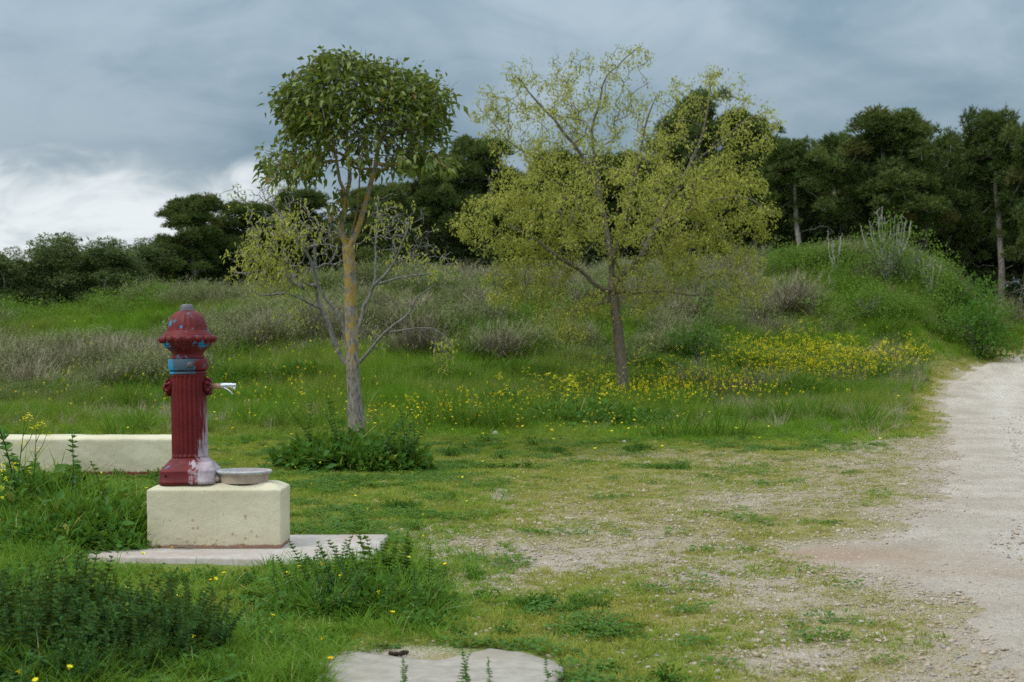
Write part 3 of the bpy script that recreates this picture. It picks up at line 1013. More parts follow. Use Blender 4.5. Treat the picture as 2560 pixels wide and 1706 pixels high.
fpart('neck', [(41 * S, .94, 0, 0), (40.5 * S, .958, 0, 0), (39 * S, .966, 0, 0), (38.7 * S, .978, 0, 0), (39.6 * S, .990, 0, 0), (42 * S, 1.003, 0, 0), (47 * S, 1.016, 0, 0), (52 * S, 1.027, 0, 0), (56.5 * S, 1.036, 0, 0),
               (58 * S, 1.043, 0, 0), (57.5 * S, 1.05, 0, 0), (50 * S, 1.052, 0, 0)], M['iron_cap'], 96)
dp = 1.5 * S
cap = fpart('cap', [(52 * S, 1.050, 0, 0), (59.5 * S, 1.051, 0, 0), (60.8 * S, 1.056, 0, 0), (60 * S, 1.0605, 0, 0), (61.5 * S, 1.068, 0, 0), (62.8 * S, 1.085, 0, 0), (62.8 * S, 1.105, 0, 0), (61 * S, 1.123, 0, 0),
                    (58.8 * S, 1.127, 0, 0), (59 * S, 1.133, 0, 0), (57.5 * S, 1.137, 0, 0), (56 * S, 1.138, 0, 0), (56 * S, 1.145, 0, 0), (54.5 * S, 1.149, 0, 0), (53.5 * S, 1.150, 0, 0), (53.5 * S, 1.156, 0, 0),
                    (51.6 * S, 1.160, 0, 0), (51.4 * S, 1.168, 0, 0), (51 * S, 1.176, 0, dp), (50.3 * S, 1.19, 0, dp), (49.3 * S, 1.203, 0, dp), (47.6 * S, 1.220, 0, dp), (45.5 * S, 1.236, 0, dp), (42.3 * S, 1.257, 0, dp),
                    (37.5 * S, 1.278, 0, dp), (31.5 * S, 1.295, 0, dp * .8), (25.5 * S, 1.306, 0, dp * .3), (20 * S, 1.312, 0, 0)], M['iron_cap'], 240, 20)
cap['label'] = 'domed red cap with studs and flaking blue paint'
fpart('nut', [(19 * S, 1.308, 0, 0), (19.5 * S, 1.318, 0, 0), (18 * S, 1.322, 0, 0), (17.2 * S, 1.323, 0, 0), (18 * S, 1.329, 0, 0), (17.2 * S, 1.335, 0, 0), (16.2 * S, 1.336, 0, 0), (16.8 * S, 1.342, 0, 0), (15.6 * S, 1.349, 0, 0),
              (14.6 * S, 1.350, 0, 0), (14.6 * S, 1.356, 0, 0), (12 * S, 1.362, 0, 0), (6 * S, 1.365, 0, 0)], M['iron_nut'], 40, parent=cap)
# studs: one mesh shared by sixteen objects
th = np.linspace(0, math.pi / 2 * 1.15, 7)
V, Fs = lathe([(9.6 * S * math.sin(max(t_, 0.02)), 9.6 * S * math.cos(t_), 0, 0) for t_ in th[::-1]], 18)
stud_me = mesh_of('stud', V, Fs, None, True)
stud_me.materials.append(M['iron_cap'])
for k in range(16):
    a_ = R(-90 - 8.7 + 22.5 * k)
    o = obj('stud', stud_me, None, cap)
    o.location = (62.5 * S * math.cos(a_), 62.5 * S * math.sin(a_), 1.094)
    o.rotation_euler = (R(90), 0, a_ + R(90))
# side bosses with leaf petals, the plug and the spout
for sgn in (-1, 1):
    G = Geo()
    zc_ = .727
    add_tube(G, [(sgn * .125, 0, zc_), (sgn * .150, 0, zc_), (sgn * .160, 0, zc_), (sgn * .164, 0, zc_)], [.060, .058, .048, .030], 28, cap=True)
    for k in range(8):
        a_ = k * math.pi / 4 + .39
        c_ = np.array([0, math.cos(a_), math.sin(a_)])
        add_tube(G, [np.array([sgn * .152, 0, zc_]) + c_ * .030, np.array([sgn * .166, 0, zc_]) + c_ * .040, np.array([sgn * .163, 0, zc_]) + c_ * .058, np.array([sgn * .140, 0, zc_]) + c_ * .070], [.006, .014, .015, .006], 8, cap=True)
    o = obj('boss', G.mesh('boss', True), M['iron_cap'] if sgn > 0 else M['iron'], fountain, (0, 0, FZ))
    o.rotation_euler = (0, R(-1.3), 0)
    if sgn < 0:
        G = Geo()
        add_tube(G, [(-.155, 0, zc_), (-.186, 0, zc_), (-.192, 0, zc_), (-.196, 0, zc_)], [.035, .035, .031, .020], 20, cap=True)
        obj('plug', G.mesh('plug', True), M['iron'], o)
G = Geo()
zs = .727
add_tube(G, [(.155, 0, zs), (.170, 0, zs), (.171, 0, zs)], [.030, .030, .024], 18, cap=True)
add_tube(G, [(.165, 0, zs), (.240, 0, zs), (.246, 0, zs)], [.0215, .0215, .019], 18, cap=True)
spout = obj('spout', G.mesh('spout', True), M['brass'], fountain, (0, 0, FZ))
spout.rotation_euler = (0, R(-1.3), 0)
G = Geo()
zt = zs + .004
add_tube(G, [(.243, 0, zt), (.252, 0, zt), (.3, 0, zt), (.305, 0, zt), (.335, 0, zt + .001), (.337, 0, zt), (.362, 0, zt), (.366, 0, zt)], [.019, .020, .020, .018, .018, .0150, .0160, .013], 20, cap=True)
tap = obj('tap', G.mesh('tap', True), M['chrome'], spout)
G = Geo()
add_tube(G, [(.262, -.004, zt - .010), (.280, -.012, zt - .019), (.305, -.014, zt - .032), (.325, -.012, zt - .050), (.338, -.010, zt - .068)], [.0055, .006, .0065, .006, .007], 10, cap=True)
obj('lever', G.mesh('lever', True), M['chrome'], tap)
G = Geo()
add_tube(G, [(.352, 0, zt - .012), (.352, 0, zt - .030), (.352, 0, zt - .034)], [.010, .010, .007], 12, cap=True)
obj('nozzle', G.mesh('nozzle', True), M['chrome'], tap)
G = Geo()   # bolt hole in the base: a black disc, its inner shade painted
add_tube(G, [(-.150, -.2118, .062), (-.150, -.2145, .062)], [.009, .009], 10, cap=True)
o = obj('bolt_hole_disc', G.mesh('bolt_hole_disc'), M['hole'], fountain, (0, 0, FZ))
o.rotation_euler = (0, R(-1.3), 0)

# basin beside the column
bx_ = fx(609, 13.12) - FX
bas = [(60 * S, 0, 0, 0), (61 * S, .03, 0, 0), (61.5 * S, .055, 0, 0), (63 * S, .066, 0, 0), (68 * S, .072, 0, 0), (70.3 * S, .080, 0, 0), (70 * S, .090, 0, 0), (68 * S, .095, 0, 0), (65.5 * S, .094, 0, 0), (63.5 * S, .086, 0, 0),
       (60 * S, .066, 0, 0), (52 * S, .048, 0, 0), (36 * S, .036, 0, 0), (12 * S, .030, 0, 0)]
V, Fs = lathe(bas[:4], 80)
basin_side = obj('basin_wall', mesh_of('basin_wall', V, [Fs[0]], None, True), M['basin_wall'])
V, Fs = lathe(bas[3:], 80)
basin = obj('basin', mesh_of('basin', V, [Fs[0], Fs[1][80:]], None, True), M['basin'], fountain, (bx_, -.02, .483))
basin['label'] = 'round lime crusted basin'
basin_side.parent = basin
G = Geo()
add_tube(G, [(0, 0, .0305), (0, 0, .034)], [.022, .020], 16, cap=True)
obj('drain', G.mesh('drain'), M['iron_nut'], basin)
# cast bridge between base and basin, with a plaster lump
br = rough_box('bridge', .198, .268, -.10, .10, .0, .058, M['basin'], [(.004, .006), (.012, .009), (.02, .010)], .004, fountain, nx=14, nz=6, rad=.012)
br.location = (0, 0, .490)


def lump(seed, r=1.0, sub=2, flat=0.6, amp=0.25):
    """weathered stone: an icosphere knocked out of round"""
    import bmesh
    bm = bmesh.new()
    bmesh.ops.create_icosphere(bm, subdivisions=sub, radius=1.0)
    g = np.random.default_rng(seed)
    V = np.array([v.co for v in bm.verts])
    T = np.array([[v.index for v in f.verts] for f in bm.faces])
    bm.free()
    k = np.ones(len(V))
    for _ in range(6):
        d = unit(g.normal(size=3))
        k += amp * 0.35 * np.tanh((V @ d) * 2 + g.normal()) * g.normal()
    for _ in range(5):     # broken facets
        d = unit(g.normal(size=3))
        h_ = 0.62 + 0.3 * g.random()
        pr = (V * k[:, None]) @ d
        k = np.where(pr > h_, k * h_ / np.maximum(pr, 1e-6), k)
    V = V * k[:, None] * np.array([1.0, 0.75 + .3 * g.random(), flat]) * r
    return V, T


V, T = lump(3, .030, 2, .8)
o = obj('mortar_lump', mesh_of('mortar_lump', V, [T], None, True), M['basin_wall'], fountain, (.222, -.128, .515))

# ------------------------------------------------------------------ tree skeletons
class Skel:
    def __init__(self, p0):
        self.P = [np.array(p0, float)]
        self.par = [-1]
        self.fix = {}

    def path(self, pts, parent, rads=None, sub=4, wob=0.0):
        """a limb through pts, eased by subdivision; returns its node ids"""
        pts = [self.P[parent]] + [np.array(p, float) for p in pts]
        n = len(pts)
        A = np.array(pts)
        ids = []
        last = parent
        tt = np.linspace(0, n - 1, (n - 1) * sub + 1)[1:]
        for t in tt:
            i = min(int(t), n - 2)
            f_ = t - i
            p0, p1, p2, p3 = A[max(i - 1, 0)], A[i], A[i + 1], A[min(i + 2, n - 1)]
            p = 0.5 * ((2 * p1) + (-p0 + p2) * f_ + (2 * p0 - 5 * p1 + 4 * p2 - p3) * f_ ** 2 + (-p0 + 3 * p1 - 3 * p2 + p3) * f_ ** 3)
            self.P.append(p + rng.normal(size=3) * wob)
            self.par.append(last)
            last = len(self.P) - 1
            if rads is not None:
                self.fix[last] = float(np.interp(t / (n - 1), np.linspace(0, 1, len(rads)), rads))
            ids.append(last)
        return ids

    def grow(self, targets, seg=0.15, wob=0.02, allowed=None, sag=0.0, straight=0.35):
        """reach each target from the nearest wood"""
        tips = []
        P = np.array(self.P)
        ok = np.ones(len(P), bool)
        if allowed is not None:
            ok[:] = False
            ok[allowed] = True
        P = list(P)
        arr = np.array(P)
        for T_ in targets:
            d = np.linalg.norm(arr - T_, axis=1)
            d = np.where(ok, d, 1e9)
            j = int(np.argmin(d))
            L = d[j]
            n = max(2, int(L / seg))
            pj = arr[j]
            par = self.par[j]
            dirp = (arr[j] - arr[par]) if par >= 0 else np.array([0, 0, 1.0])
            dirp = dirp / max(np.linalg.norm(dirp), 1e-6)
            last = j
            new = []
            for k in range(1, n + 1):
                t = k / n
                p = pj + (T_ - pj) * t + dirp * L * straight * t * (1 - t) + np.array([0, 0, sag * L * t * (1 - t)]) + rng.normal(size=3) * wob * (t < 1)
                self.P.append(p)
                self.par.append(last)
                last = len(self.P) - 1
                new.append(p)
            arr = np.concatenate([arr, np.array(new)])
            ok = np.concatenate([ok, np.ones(len(new), bool)])
            tips.append(last)
        return tips

    def radii(self, r0, p=0.42):
        n = len(self.P)
        ch = np.zeros(n)
        cnt = np.zeros(n)
        for i in range(n - 1, 0, -1):
            if ch[i] == 0:
                cnt[i] = 1
            cnt[self.par[i]] += cnt[i]
            ch[self.par[i]] += 1
        r = r0 * np.maximum(cnt, 1) ** p
        for k, v in self.fix.items():
            r[k] = v
        return r

    def tubes(self, G, r, pick=None, big=8):
        n = len(self.P)
        kids = [[] for _ in range(n)]
        for i in range(1, n):
            kids[self.par[i]].append(i)
        P = np.array(self.P)
        start = [(0, c) for c in kids[0]]
        while start:
            a, b = start.pop()
            chain = [a, b]
            while kids[chain[-1]]:
                ks = kids[chain[-1]]
                m = max(ks, key=lambda q_: r[q_])
                for q_ in ks:
                    if q_ != m:
                        start.append((chain[-1], q_))
                chain.append(m)
            rr = r[chain].copy()
            rr[0] = min(rr[0], rr[1] * 1.25)
            rm = rr.max()
            if pick is not None and not pick(rm):
                continue
            add_tube(G, P[chain], rr, big if rm > .05 else (6 if rm > .02 else (4 if rm > .008 else 3)), 0.2 + 0.6 * rng.random())


def pxp(px, py, d, dy=0.0):
    """a point at distance d + dy on the sight line through a picture point"""
    dd = d + dy
    return np.array([fx(px, dd), dd, fz(py, dd)])


def leafy(G, tips_p, tips_d, n_per, spread, L, W, seed, droop=0.3, hang=0.35, fold=0.3, old=0.015):
    g = np.random.default_rng(seed)
    n = len(tips_p) * n_per
    P = np.repeat(tips_p, n_per, 0) + g.normal(size=(n, 3)) * spread
    D = np.repeat(tips_d, n_per, 0) * 0.5 + g.normal(size=(n, 3)) * 0.7 - np.array([0, 0, hang])
    N = g.normal(size=(n, 3)) * 0.6 + np.array([0, 0, 1.0])
    v = np.clip(np.repeat(g.random(len(tips_p)), n_per) * 0.55 + g.random(n) * 0.4, 0, .92)
    v[g.random(n) < old] = 0.99
    add_leaves(G, P, D, N, L * (0.65 + 0.6 * g.random(n)), W * (0.7 + 0.5 * g.random(n)), v, fold, droop)


def local(G, o):
    for v in G.V:
        v -= np.array(o)
    return G


# --- evergreen broadleaf tree with a mushroom crown
D1 = 23.2
tx, ty = fx(902, D1), D1
tz = h1(tx, ty)
sk = Skel((tx, ty, tz - 0.1))
sk.fix[0] = .125
tr = sk.path([pxp(897, 1085, D1), pxp(886, 980, D1), pxp(881, 880, D1), pxp(877, 760, D1), pxp(873, 660, D1), pxp(870, 622, D1)], 0, [.125, .103, .093, .086, .081, .079, .085], 4, .003)
fk = tr[-1]
lL = sk.path([pxp(852, 575, D1, -.03), pxp(863, 524, D1, -.05), pxp(866, 486, D1, -.05)], fk, [.058, .052, .049, .046], 3, .003)
lA = sk.path([pxp(850, 452, D1, -.12), pxp(838, 383, D1, -.2), pxp(822, 320, D1, -.28)], lL[-1], [.038, .034, .026, .015], 3, .004)
lB = sk.path([pxp(874, 448, D1, .08), pxp(870, 383, D1, .15), pxp(868, 304, D1, .18), pxp(872, 240, D1, .2)], lL[-1], [.040, .037, .031, .024, .013], 3, .004)
lR = sk.path([pxp(890, 585, D1), pxp(906, 535, D1), pxp(924, 469, D1, .05), pxp(940, 411, D1, .1), pxp(948, 362, D1, .1), pxp(960, 321, D1, .12), pxp(985, 285, D1, .14), pxp(1010, 240, D1, .2)], fk,
             [.062, .056, .051, .046, .041, .037, .030, .022, .012], 3, .004)
lS = sk.path([pxp(893, 520, D1, .1), pxp(898, 450, D1, .14), pxp(906, 380, D1, .15), pxp(909, 320, D1, .1)], fk, [.02, .018, .015, .012, .006], 3, .004)
g1 = np.random.default_rng(21)
cc = pxp(909, 300, D1)
SR = D1 / F
tg = []
while len(tg) < 760:     # shell of the dome
    v = unit(g1.normal(size=3))
    if v[2] < -0.66 or (v[2] < -.15 and g1.random() < .45):
        continue
    rr = (0.70 + 0.30 * g1.random() ** 0.6) * (.93 + .14 * math.sin(v[0] * 5 + v[1] * 3 + 1) * math.cos(v[2] * 4 + v[0] * 2))
    p = cc + v * np.array([222 * SR, 205 * SR, (160 if v[2] > 0 else 215) * SR]) * rr
    if v[2] < 0 and math.hypot(p[0] - cc[0], p[1] - cc[1]) < 80 * SR:
        continue
    p[0] += 18 * SR * v[2] * (-1 if g1.random() < .2 else 0)
    tg.append(p)
for _ in range(85):    # low ragged left side and right skirt
    tg.append(pxp(655 + 150 * g1.random(), 375 + 75 * g1.random(), D1, g1.normal() * .5))
    tg.append(pxp(1000 + 130 * g1.random(), 380 + 45 * g1.random(), D1, g1.normal() * .6))
tg = np.array(sorted(tg, key=lambda p: np.linalg.norm(p - cc - np.array([0, 0, -.6]))))
limb = lA + lB + lR + lS[4:]
tips = sk.grow(tg, .12, .016, limb, .10, .3)
inner = []     # leafless twigs inside and under the dome
for _ in range(300):
    v = unit(g1.normal(size=3))
    v[2] = -abs(v[2]) * .9 + .25 * g1.random()
    inner.append(cc + v * np.array([215 * SR, 200 * SR, 165 * SR]) * (.35 + .6 * g1.random()))
sk.grow(np.array(inner), .1, .018, None, .05, .35)
sprout = sk.grow(np.array([pxp(820 + 40 * g1.random(), 470 + 80 * g1.random(), D1, -.15 + .3 * g1.random()) for _ in range(26)]), .1, .012, lL, 0, .3)
sk.fix = {k: v * (1.0 if k <= tr[-1] else .74) for k, v in sk.fix.items()}
r1 = sk.radii(.0052, .30)
P1 = np.array(sk.P)
GT, GB = Geo(), Geo()
sk.tubes(GT, r1, lambda m_: m_ > .04, 14)
sk.tubes(GB, r1, lambda m_: m_ <= .04)
# fine bare shoots standing above the crown
top = [t_ for t_ in tips if P1[t_][2] > cc[2] + 60 * SR]
for t_ in top[::2]:
    p = P1[t_]
    e = unit(p - cc) * .6 + np.array([0, 0, .8]) + g1.normal(size=3) * .2
    L_ = .10 + .16 * g1.random()
    add_tube(GB, [p, p + unit(e) * L_ * .5, p + unit(e) * L_], [.0035, .003, .002], 3)
GL = Geo()
tp = np.array([P1[t_] for t_ in tips])
pt = np.array([P1[sk.par[sk.par[t_]]] for t_ in tips])
md_ = (tp + pt) / 2
outd = unit(tp - cc)
wgt = tp[:, 2] > cc[2] - 45 * SR
leafy(GL, tp, outd, 5, .055, .122, .060, 1, .30, .10)
leafy(GL, tp[wgt], outd[wgt], 3, .09, .118, .058, 2, .30, .10)
leafy(GL, md_[wgt], outd[wgt], 2, .08, .12, .056, 3, .30, .25)
sp_ = P1[sprout]
leafy(GL, sp_, rand_dirs(len(sp_)), 3, .05, .125, .052, 4, .3, .45, old=.1)
evergreen = thing('broadleaf_tree', 'mop headed evergreen tree with orange lichen on its trunk', 'tree', (tx, ty, tz))
obj('trunk', local(GT, (tx, ty, tz)).mesh('trunk', True), M['bark_evergreen'], evergreen)
obj('crown', two_mesh(local(GB, (tx, ty, tz)), M['bark_evergreen'], local(GL, (tx, ty, tz)), M['leaf_evergreen'], 'crown'), None, evergreen)

# --- nearly bare tree behind it
D2 = 25.8
bx0, by0 = fx(884, D2), D2
bz0 = h1(bx0, by0)
sk = Skel((bx0, by0, bz0 - .1))
sk.fix[0] = .10
t0 = sk.path([pxp(882, 1040, D2), pxp(880, 960, D2), pxp(876, 915, D2)], 0, [.10, .095, .09, .085], 3, .004)
a1 = sk.path([pxp(852, 890, D2, .05), pxp(826, 828, D2, .1), pxp(794, 744, D2, .15), pxp(789, 671, D2, .15), pxp(786, 600, D2, .2)], t0[-1], [.052, .05, .046, .042, .034, .022], 3, .006)
a2 = sk.path([pxp(868, 860, D2, -.05), pxp(846, 786, D2, -.1), pxp(802, 728, D2, -.15), pxp(770, 640, D2, -.3), pxp(735, 560, D2, -.4)], t0[-1], [.042, .040, .036, .028, .019, .010], 3, .006)
a3 = sk.path([pxp(896, 822, D2, .05), pxp(912, 765, D2, .1), pxp(932, 713, D2, .1), pxp(938, 640, D2, .15), pxp(942, 560, D2, .2), pxp(950, 490, D2, .3)], t0[-1], [.042, .039, .035, .029, .021, .014, .007], 3, .006)
a4 = sk.path([pxp(975, 675, D2, .0), pxp(1005, 610, D2, -.1), pxp(1025, 555, D2, -.2)], a3[8], [.03, .026, .02, .01], 3, .006)
a5 = sk.path([pxp(905, 900, D2, -.1), pxp(962, 833, D2, -.3), pxp(1022, 786, D2, -.4), pxp(1043, 744, D2, -.5), pxp(1090, 712, D2, -.6)], t0[-1], [.038, .034, .028, .022, .016, .006], 3, .006)
a6 = sk.path([pxp(1080, 822, D2, -.5), pxp(1125, 860, D2, -.6), pxp(1130, 900, D2, -.6)], a5[5], [.015, .011, .008, .004], 3, .006)
a7 = sk.path([pxp(720, 735, D2, -.3), pxp(650, 740, D2, -.5), pxp(600, 700, D2, -.6)], a1[7], [.028, .022, .014, .006], 3, .008)
a8 = sk.path([pxp(700, 540, D2, .2), pxp(665, 500, D2, .3), pxp(650, 455, D2, .3)], a1[11], [.024, .018, .012, .005], 3, .008)
a9 = sk.path([pxp(1030, 690, D2, .3), pxp(1100, 680, D2, .4), pxp(1145, 650, D2, .5)], a3[8], [.022, .017, .011, .004], 3, .008)
g2 = np.random.default_rng(5)
tg = []
for (x_, y_, rx_, ry_2, n_) in [(720, 570, 140, 90, 95), (640, 660, 85, 60, 60), (700, 690, 110, 60, 50), (820, 590, 90, 80, 45), (1000, 580, 95, 85, 60), (1060, 660, 95, 50, 44), (600, 490, 60, 30, 14), (1110, 880, 30, 50, 14),
                                (690, 470, 55, 40, 16), (960, 520, 50, 60, 16), (760, 780, 90, 40, 14), (900, 850, 60, 50, 10)]:
    for _ in range(int(n_ * 2.6)):
        u_ = g2.normal(size=3)
        u_ = unit(u_) * g2.random() ** .4
        tg.append(pxp(x_ + rx_ * u_[0], y_ + ry_2 * u_[2], D2, rx_ * u_[1] * D2 / F * 1.1))
ctr = pxp(850, 720, D2)
tg = np.array(sorted(tg, key=lambda p: np.linalg.norm(p - ctr)))
tips = sk.grow(tg, .09, .024, a1[3:] + a2[4:] + a3[5:] + a4 + a5[6:] + a6 + a7 + a8 + a9, -.12, .4)
sk.fix = {k: v * .8 for k, v in sk.fix.items()}
r2 = sk.radii(.0042, .32)
P2 = np.array(sk.P)
GT, GB, GL = Geo(), Geo(), Geo()
sk.tubes(GT, r2, lambda m_: m_ > .05, 10)
sk.tubes(GB, r2, lambda m_: m_ <= .05)
sel = [t_ for t_ in tips if g2.random() < (.85 if (P2[t_][0] < fx(760, D2) and P2[t_][2] < fz(520, D2)) else (.75 if P2[t_][2] < fz(800, D2) else .22))]
leafy(GL, P2[sel], np.tile([[0, 0, -.3]], (len(sel), 1)), 5, .04, .065, .030, 6, .3, .5)
bare = thing('bare_tree', 'nearly bare grey branched tree with a few yellowish leaves behind the lichen trunk', 'tree', (bx0, by0, bz0))
obj('trunk', local(GT, (bx0, by0, bz0)).mesh('trunk', True), M['bark_grey'], bare)
obj('crown', two_mesh(local(GB, (bx0, by0, bz0)), M['bark_grey'], local(GL, (bx0, by0, bz0)), M['leaf_spring'], 'crown'), None, bare)

# --- tree in young yellow-green leaf
D3 = 36.3
ux, uy = fx(1566, D3), D3
uz = h1(ux, uy)
sk = Skel((ux, uy, uz - .15))
sk.fix[0] = .165
t0 = sk.path([pxp(1562, 1000, D3), pxp(1552, 900, D3), pxp(1542, 800, D3), pxp(1533, 735, D3), pxp(1530, 712, D3)], 0, [.165, .140, .128, .118, .112, .112], 4, .004)
fk = t0[-1]
L1 = sk.path([pxp(1490, 715, D3, -.2), pxp(1450, 675, D3, -.3), pxp(1405, 650, D3, -.6), pxp(1340, 600, D3, -.8), pxp(1270, 560, D3, -1.0)], t0[-4], [.075, .066, .06, .05, .034, .018], 3, .012)
L2 = sk.path([pxp(1600, 645, D3, .1), pxp(1640, 560, D3, .2), pxp(1672, 500, D3, .3), pxp(1720, 420, D3, .4), pxp(1760, 330, D3, .5), pxp(1770, 240, D3, .6), pxp(1790, 190, D3, .6)], fk, [.10, .09, .08, .07, .055, .04, .028, .015], 3, .012)
L3 = sk.path([pxp(1528, 640, D3), pxp(1510, 540, D3, .2), pxp(1470, 420, D3, .2), pxp(1410, 330, D3, .1), pxp(1340, 250, D3, 0), pxp(1290, 190, D3, 0)], fk, [.10, .088, .078, .062, .046, .03, .014], 3, .012)
L4 = sk.path([pxp(1480, 330, D3, .4), pxp(1500, 260, D3, .5), pxp(1512, 200, D3, .5), pxp(1560, 150, D3, .5), pxp(1605, 112, D3, .5)], L3[6], [.055, .046, .036, .026, .018, .008], 3, .012)
L5 = sk.path([pxp(1560, 560, D3, -.5), pxp(1590, 440, D3, -.8), pxp(1610, 320, D3, -.9), pxp(1640, 240, D3, -1.0)], L3[1], [.06, .052, .042, .03, .014], 3, .012)
L6 = sk.path([pxp(1740, 520, D3, -.4), pxp(1810, 495, D3, -.6), pxp(1880, 500, D3, -.8), pxp(1930, 540, D3, -.9)], L2[5], [.045, .04, .03, .02, .008], 3, .012)
L7 = sk.path([pxp(1620, 730, D3, -.2), pxp(1660, 726, D3, -.3), pxp(1720, 737, D3, -.4), pxp(1780, 735, D3, -.5), pxp(1840, 755, D3, -.5)], t0[-5], [.040, .036, .030, .024, .017, .007], 3, .010)
L8 = sk.path([pxp(1490, 762, D3, -.2), pxp(1440, 778, D3, -.3), pxp(1400, 770, D3, -.3), pxp(1370, 785, D3, -.3)], t0[-6], [.038, .034, .026, .018, .006], 3, .010)
L9 = sk.path([pxp(1330, 390, D3, .6), pxp(1250, 330, D3, .6), pxp(1190, 260, D3, .6)], L3[8], [.034, .028, .02, .008], 3, .012)
L10 = sk.path([pxp(1830, 330, D3, .9), pxp(1890, 290, D3, 1.0), pxp(1950, 330, D3, 1.0)], L2[11], [.03, .024, .016, .007], 3, .012)
L11 = sk.path([pxp(1500, 600, D3, 1.0), pxp(1450, 520, D3, 1.6), pxp(1400, 450, D3, 2.0)], L3[2], [.05, .04, .028, .012], 3, .012)
L12 = sk.path([pxp(1610, 600, D3, 1.2), pxp(1680, 520, D3, 1.8), pxp(1740, 440, D3, 2.2)], L2[3], [.05, .04, .028, .012], 3, .012)
g3 = np.random.default_rng(8)
tg = []
for (x_, y_, rx_, ry_2, n_) in [(1540, 470, 330, 190, 760), (1340, 300, 150, 130, 190), (1470, 230, 130, 90, 110), (1560, 150, 75, 45, 26), (1640, 280, 120, 90, 90), (1790, 215, 75, 50, 42), (1860, 320, 105, 95, 90),
                                (1820, 500, 130, 120, 170), (1290, 560, 150, 110, 190), (1340, 680, 110, 90, 110), (1440, 800, 110, 60, 70), (1760, 640, 130, 70, 110), (1640, 690, 120, 60, 60), (1840, 750, 70, 40, 22),
                                (1220, 270, 60, 60, 30), (1180, 560, 50, 40, 20), (1420, 150, 50, 35, 14), (1300, 180, 60, 40, 18), (1920, 560, 40, 70, 26), (1250, 720, 60, 60, 34), (1880, 690, 60, 60, 30), (1560, 760, 150, 40, 36)]:
    for _ in range(n_):
        u_ = unit(g3.normal(size=3)) * (.35 + .65 * g3.random() ** .6)
        tg.append(pxp(x_ + rx_ * u_[0], y_ + ry_2 * u_[2], D3, np.clip(rx_ * u_[1] * D3 / F, -2.6, 2.6)))
ctr = pxp(1545, 620, D3)
tg = np.array(sorted(tg, key=lambda p: np.linalg.norm(p - ctr)))
tips = sk.grow(tg, .2, .035, L1[2:] + L2[2:] + L3[2:] + L4 + L5 + L6 + L7[5:] + L8[4:] + L9 + L10 + L11 + L12, -.05, .35)
sk.fix = {k: v * (.95 if k <= t0[-1] else .68) for k, v in sk.fix.items()}
r3 = sk.radii(.0044, .34)
P3 = np.array(sk.P)
GT, GB, GL = Geo(), Geo(), Geo()
sk.tubes(GT, r3, lambda m_: m_ > .06, 12)
sk.tubes(GB, r3, lambda m_: m_ <= .06)
tips = [t_ for t_ in tips if P3[t_][2] < fz(400, D3) or g3.random() < .72]
tp = P3[tips]
par = np.array(sk.par)
p2 = P3[par[tips]]
p3_ = P3[par[par[tips]]]
dn = np.tile([[0, 0, -.2]], (len(tp), 1))
p4_ = P3[par[par[par[tips]]]]
low_ = tp[:, 2] < fz(430, D3)
leafy(GL, tp, dn, 6, .06, .066, .038, 11, .25, .35, old=.02)
leafy(GL, p2, dn, 5, .06, .066, .038, 12, .25, .35, old=.02)
leafy(GL, p3_, dn, 3, .065, .064, .038, 13, .25, .35, old=.02)
leafy(GL, p4_, dn, 3, .07, .064, .036, 14, .25, .35, old=.02)
leafy(GL, p3_[low_], dn[low_], 4, .08, .064, .038, 15, .25, .35, old=.02)
young = thing('leafing_tree', 'spreading tree in fresh yellow green leaf standing beside the flowers', 'tree', (ux, uy, uz))
obj('trunk', local(GT, (ux, uy, uz)).mesh('trunk', True), M['bark_brown'], young)
obj('crown', two_mesh(local(GB, (ux, uy, uz)), M['bark_brown'], local(GL, (ux, uy, uz)), M['leaf_spring'], 'crown'), None, young)

# ------------------------------------------------------------------ pines, oaks and the wood behind
def egg(g, n, h, wr, lo, bias=.5, lobes=11):
    """spots for leaf clumps: several uneven lobes that make up one crown"""
    L_ = []
    for q_ in range(lobes):
        s_ = (q_ + .5 + .25 * g.normal()) / lobes
        s_ = min(max(s_, .04), .92)
        prof = (math.sin(math.pi * min(1, s_ * .74 + .22) ** .9)) ** .6
        a_ = q_ * 2.4 + g.normal() * .5
        rr = wr * .60 * prof * (.55 + .55 * g.random())
        L_.append((rr * math.cos(a_), rr * math.sin(a_), (lo + (1 - lo) * s_) * h, wr * (.36 + .22 * g.random())))
    L_.append((g.normal() * .2, g.normal() * .2, h * .88, wr * .40))
    out_ = []
    while len(out_) < n:
        cx_, cy_, cz_, r_ = L_[g.integers(len(L_))]
        v = unit(g.normal(size=3))
        k = .45 + .6 * g.random() ** .7
        p = (cx_ + v[0] * r_ * k, cy_ + v[1] * r_ * k, cz_ + v[2] * r_ * 1.05 * k)
        if p[2] > lo * h * .8:
            out_.append(p)
    out_ = np.array(out_)
    out_[:, 2] *= h / (out_[:, 2].max() + .1)
    return out_


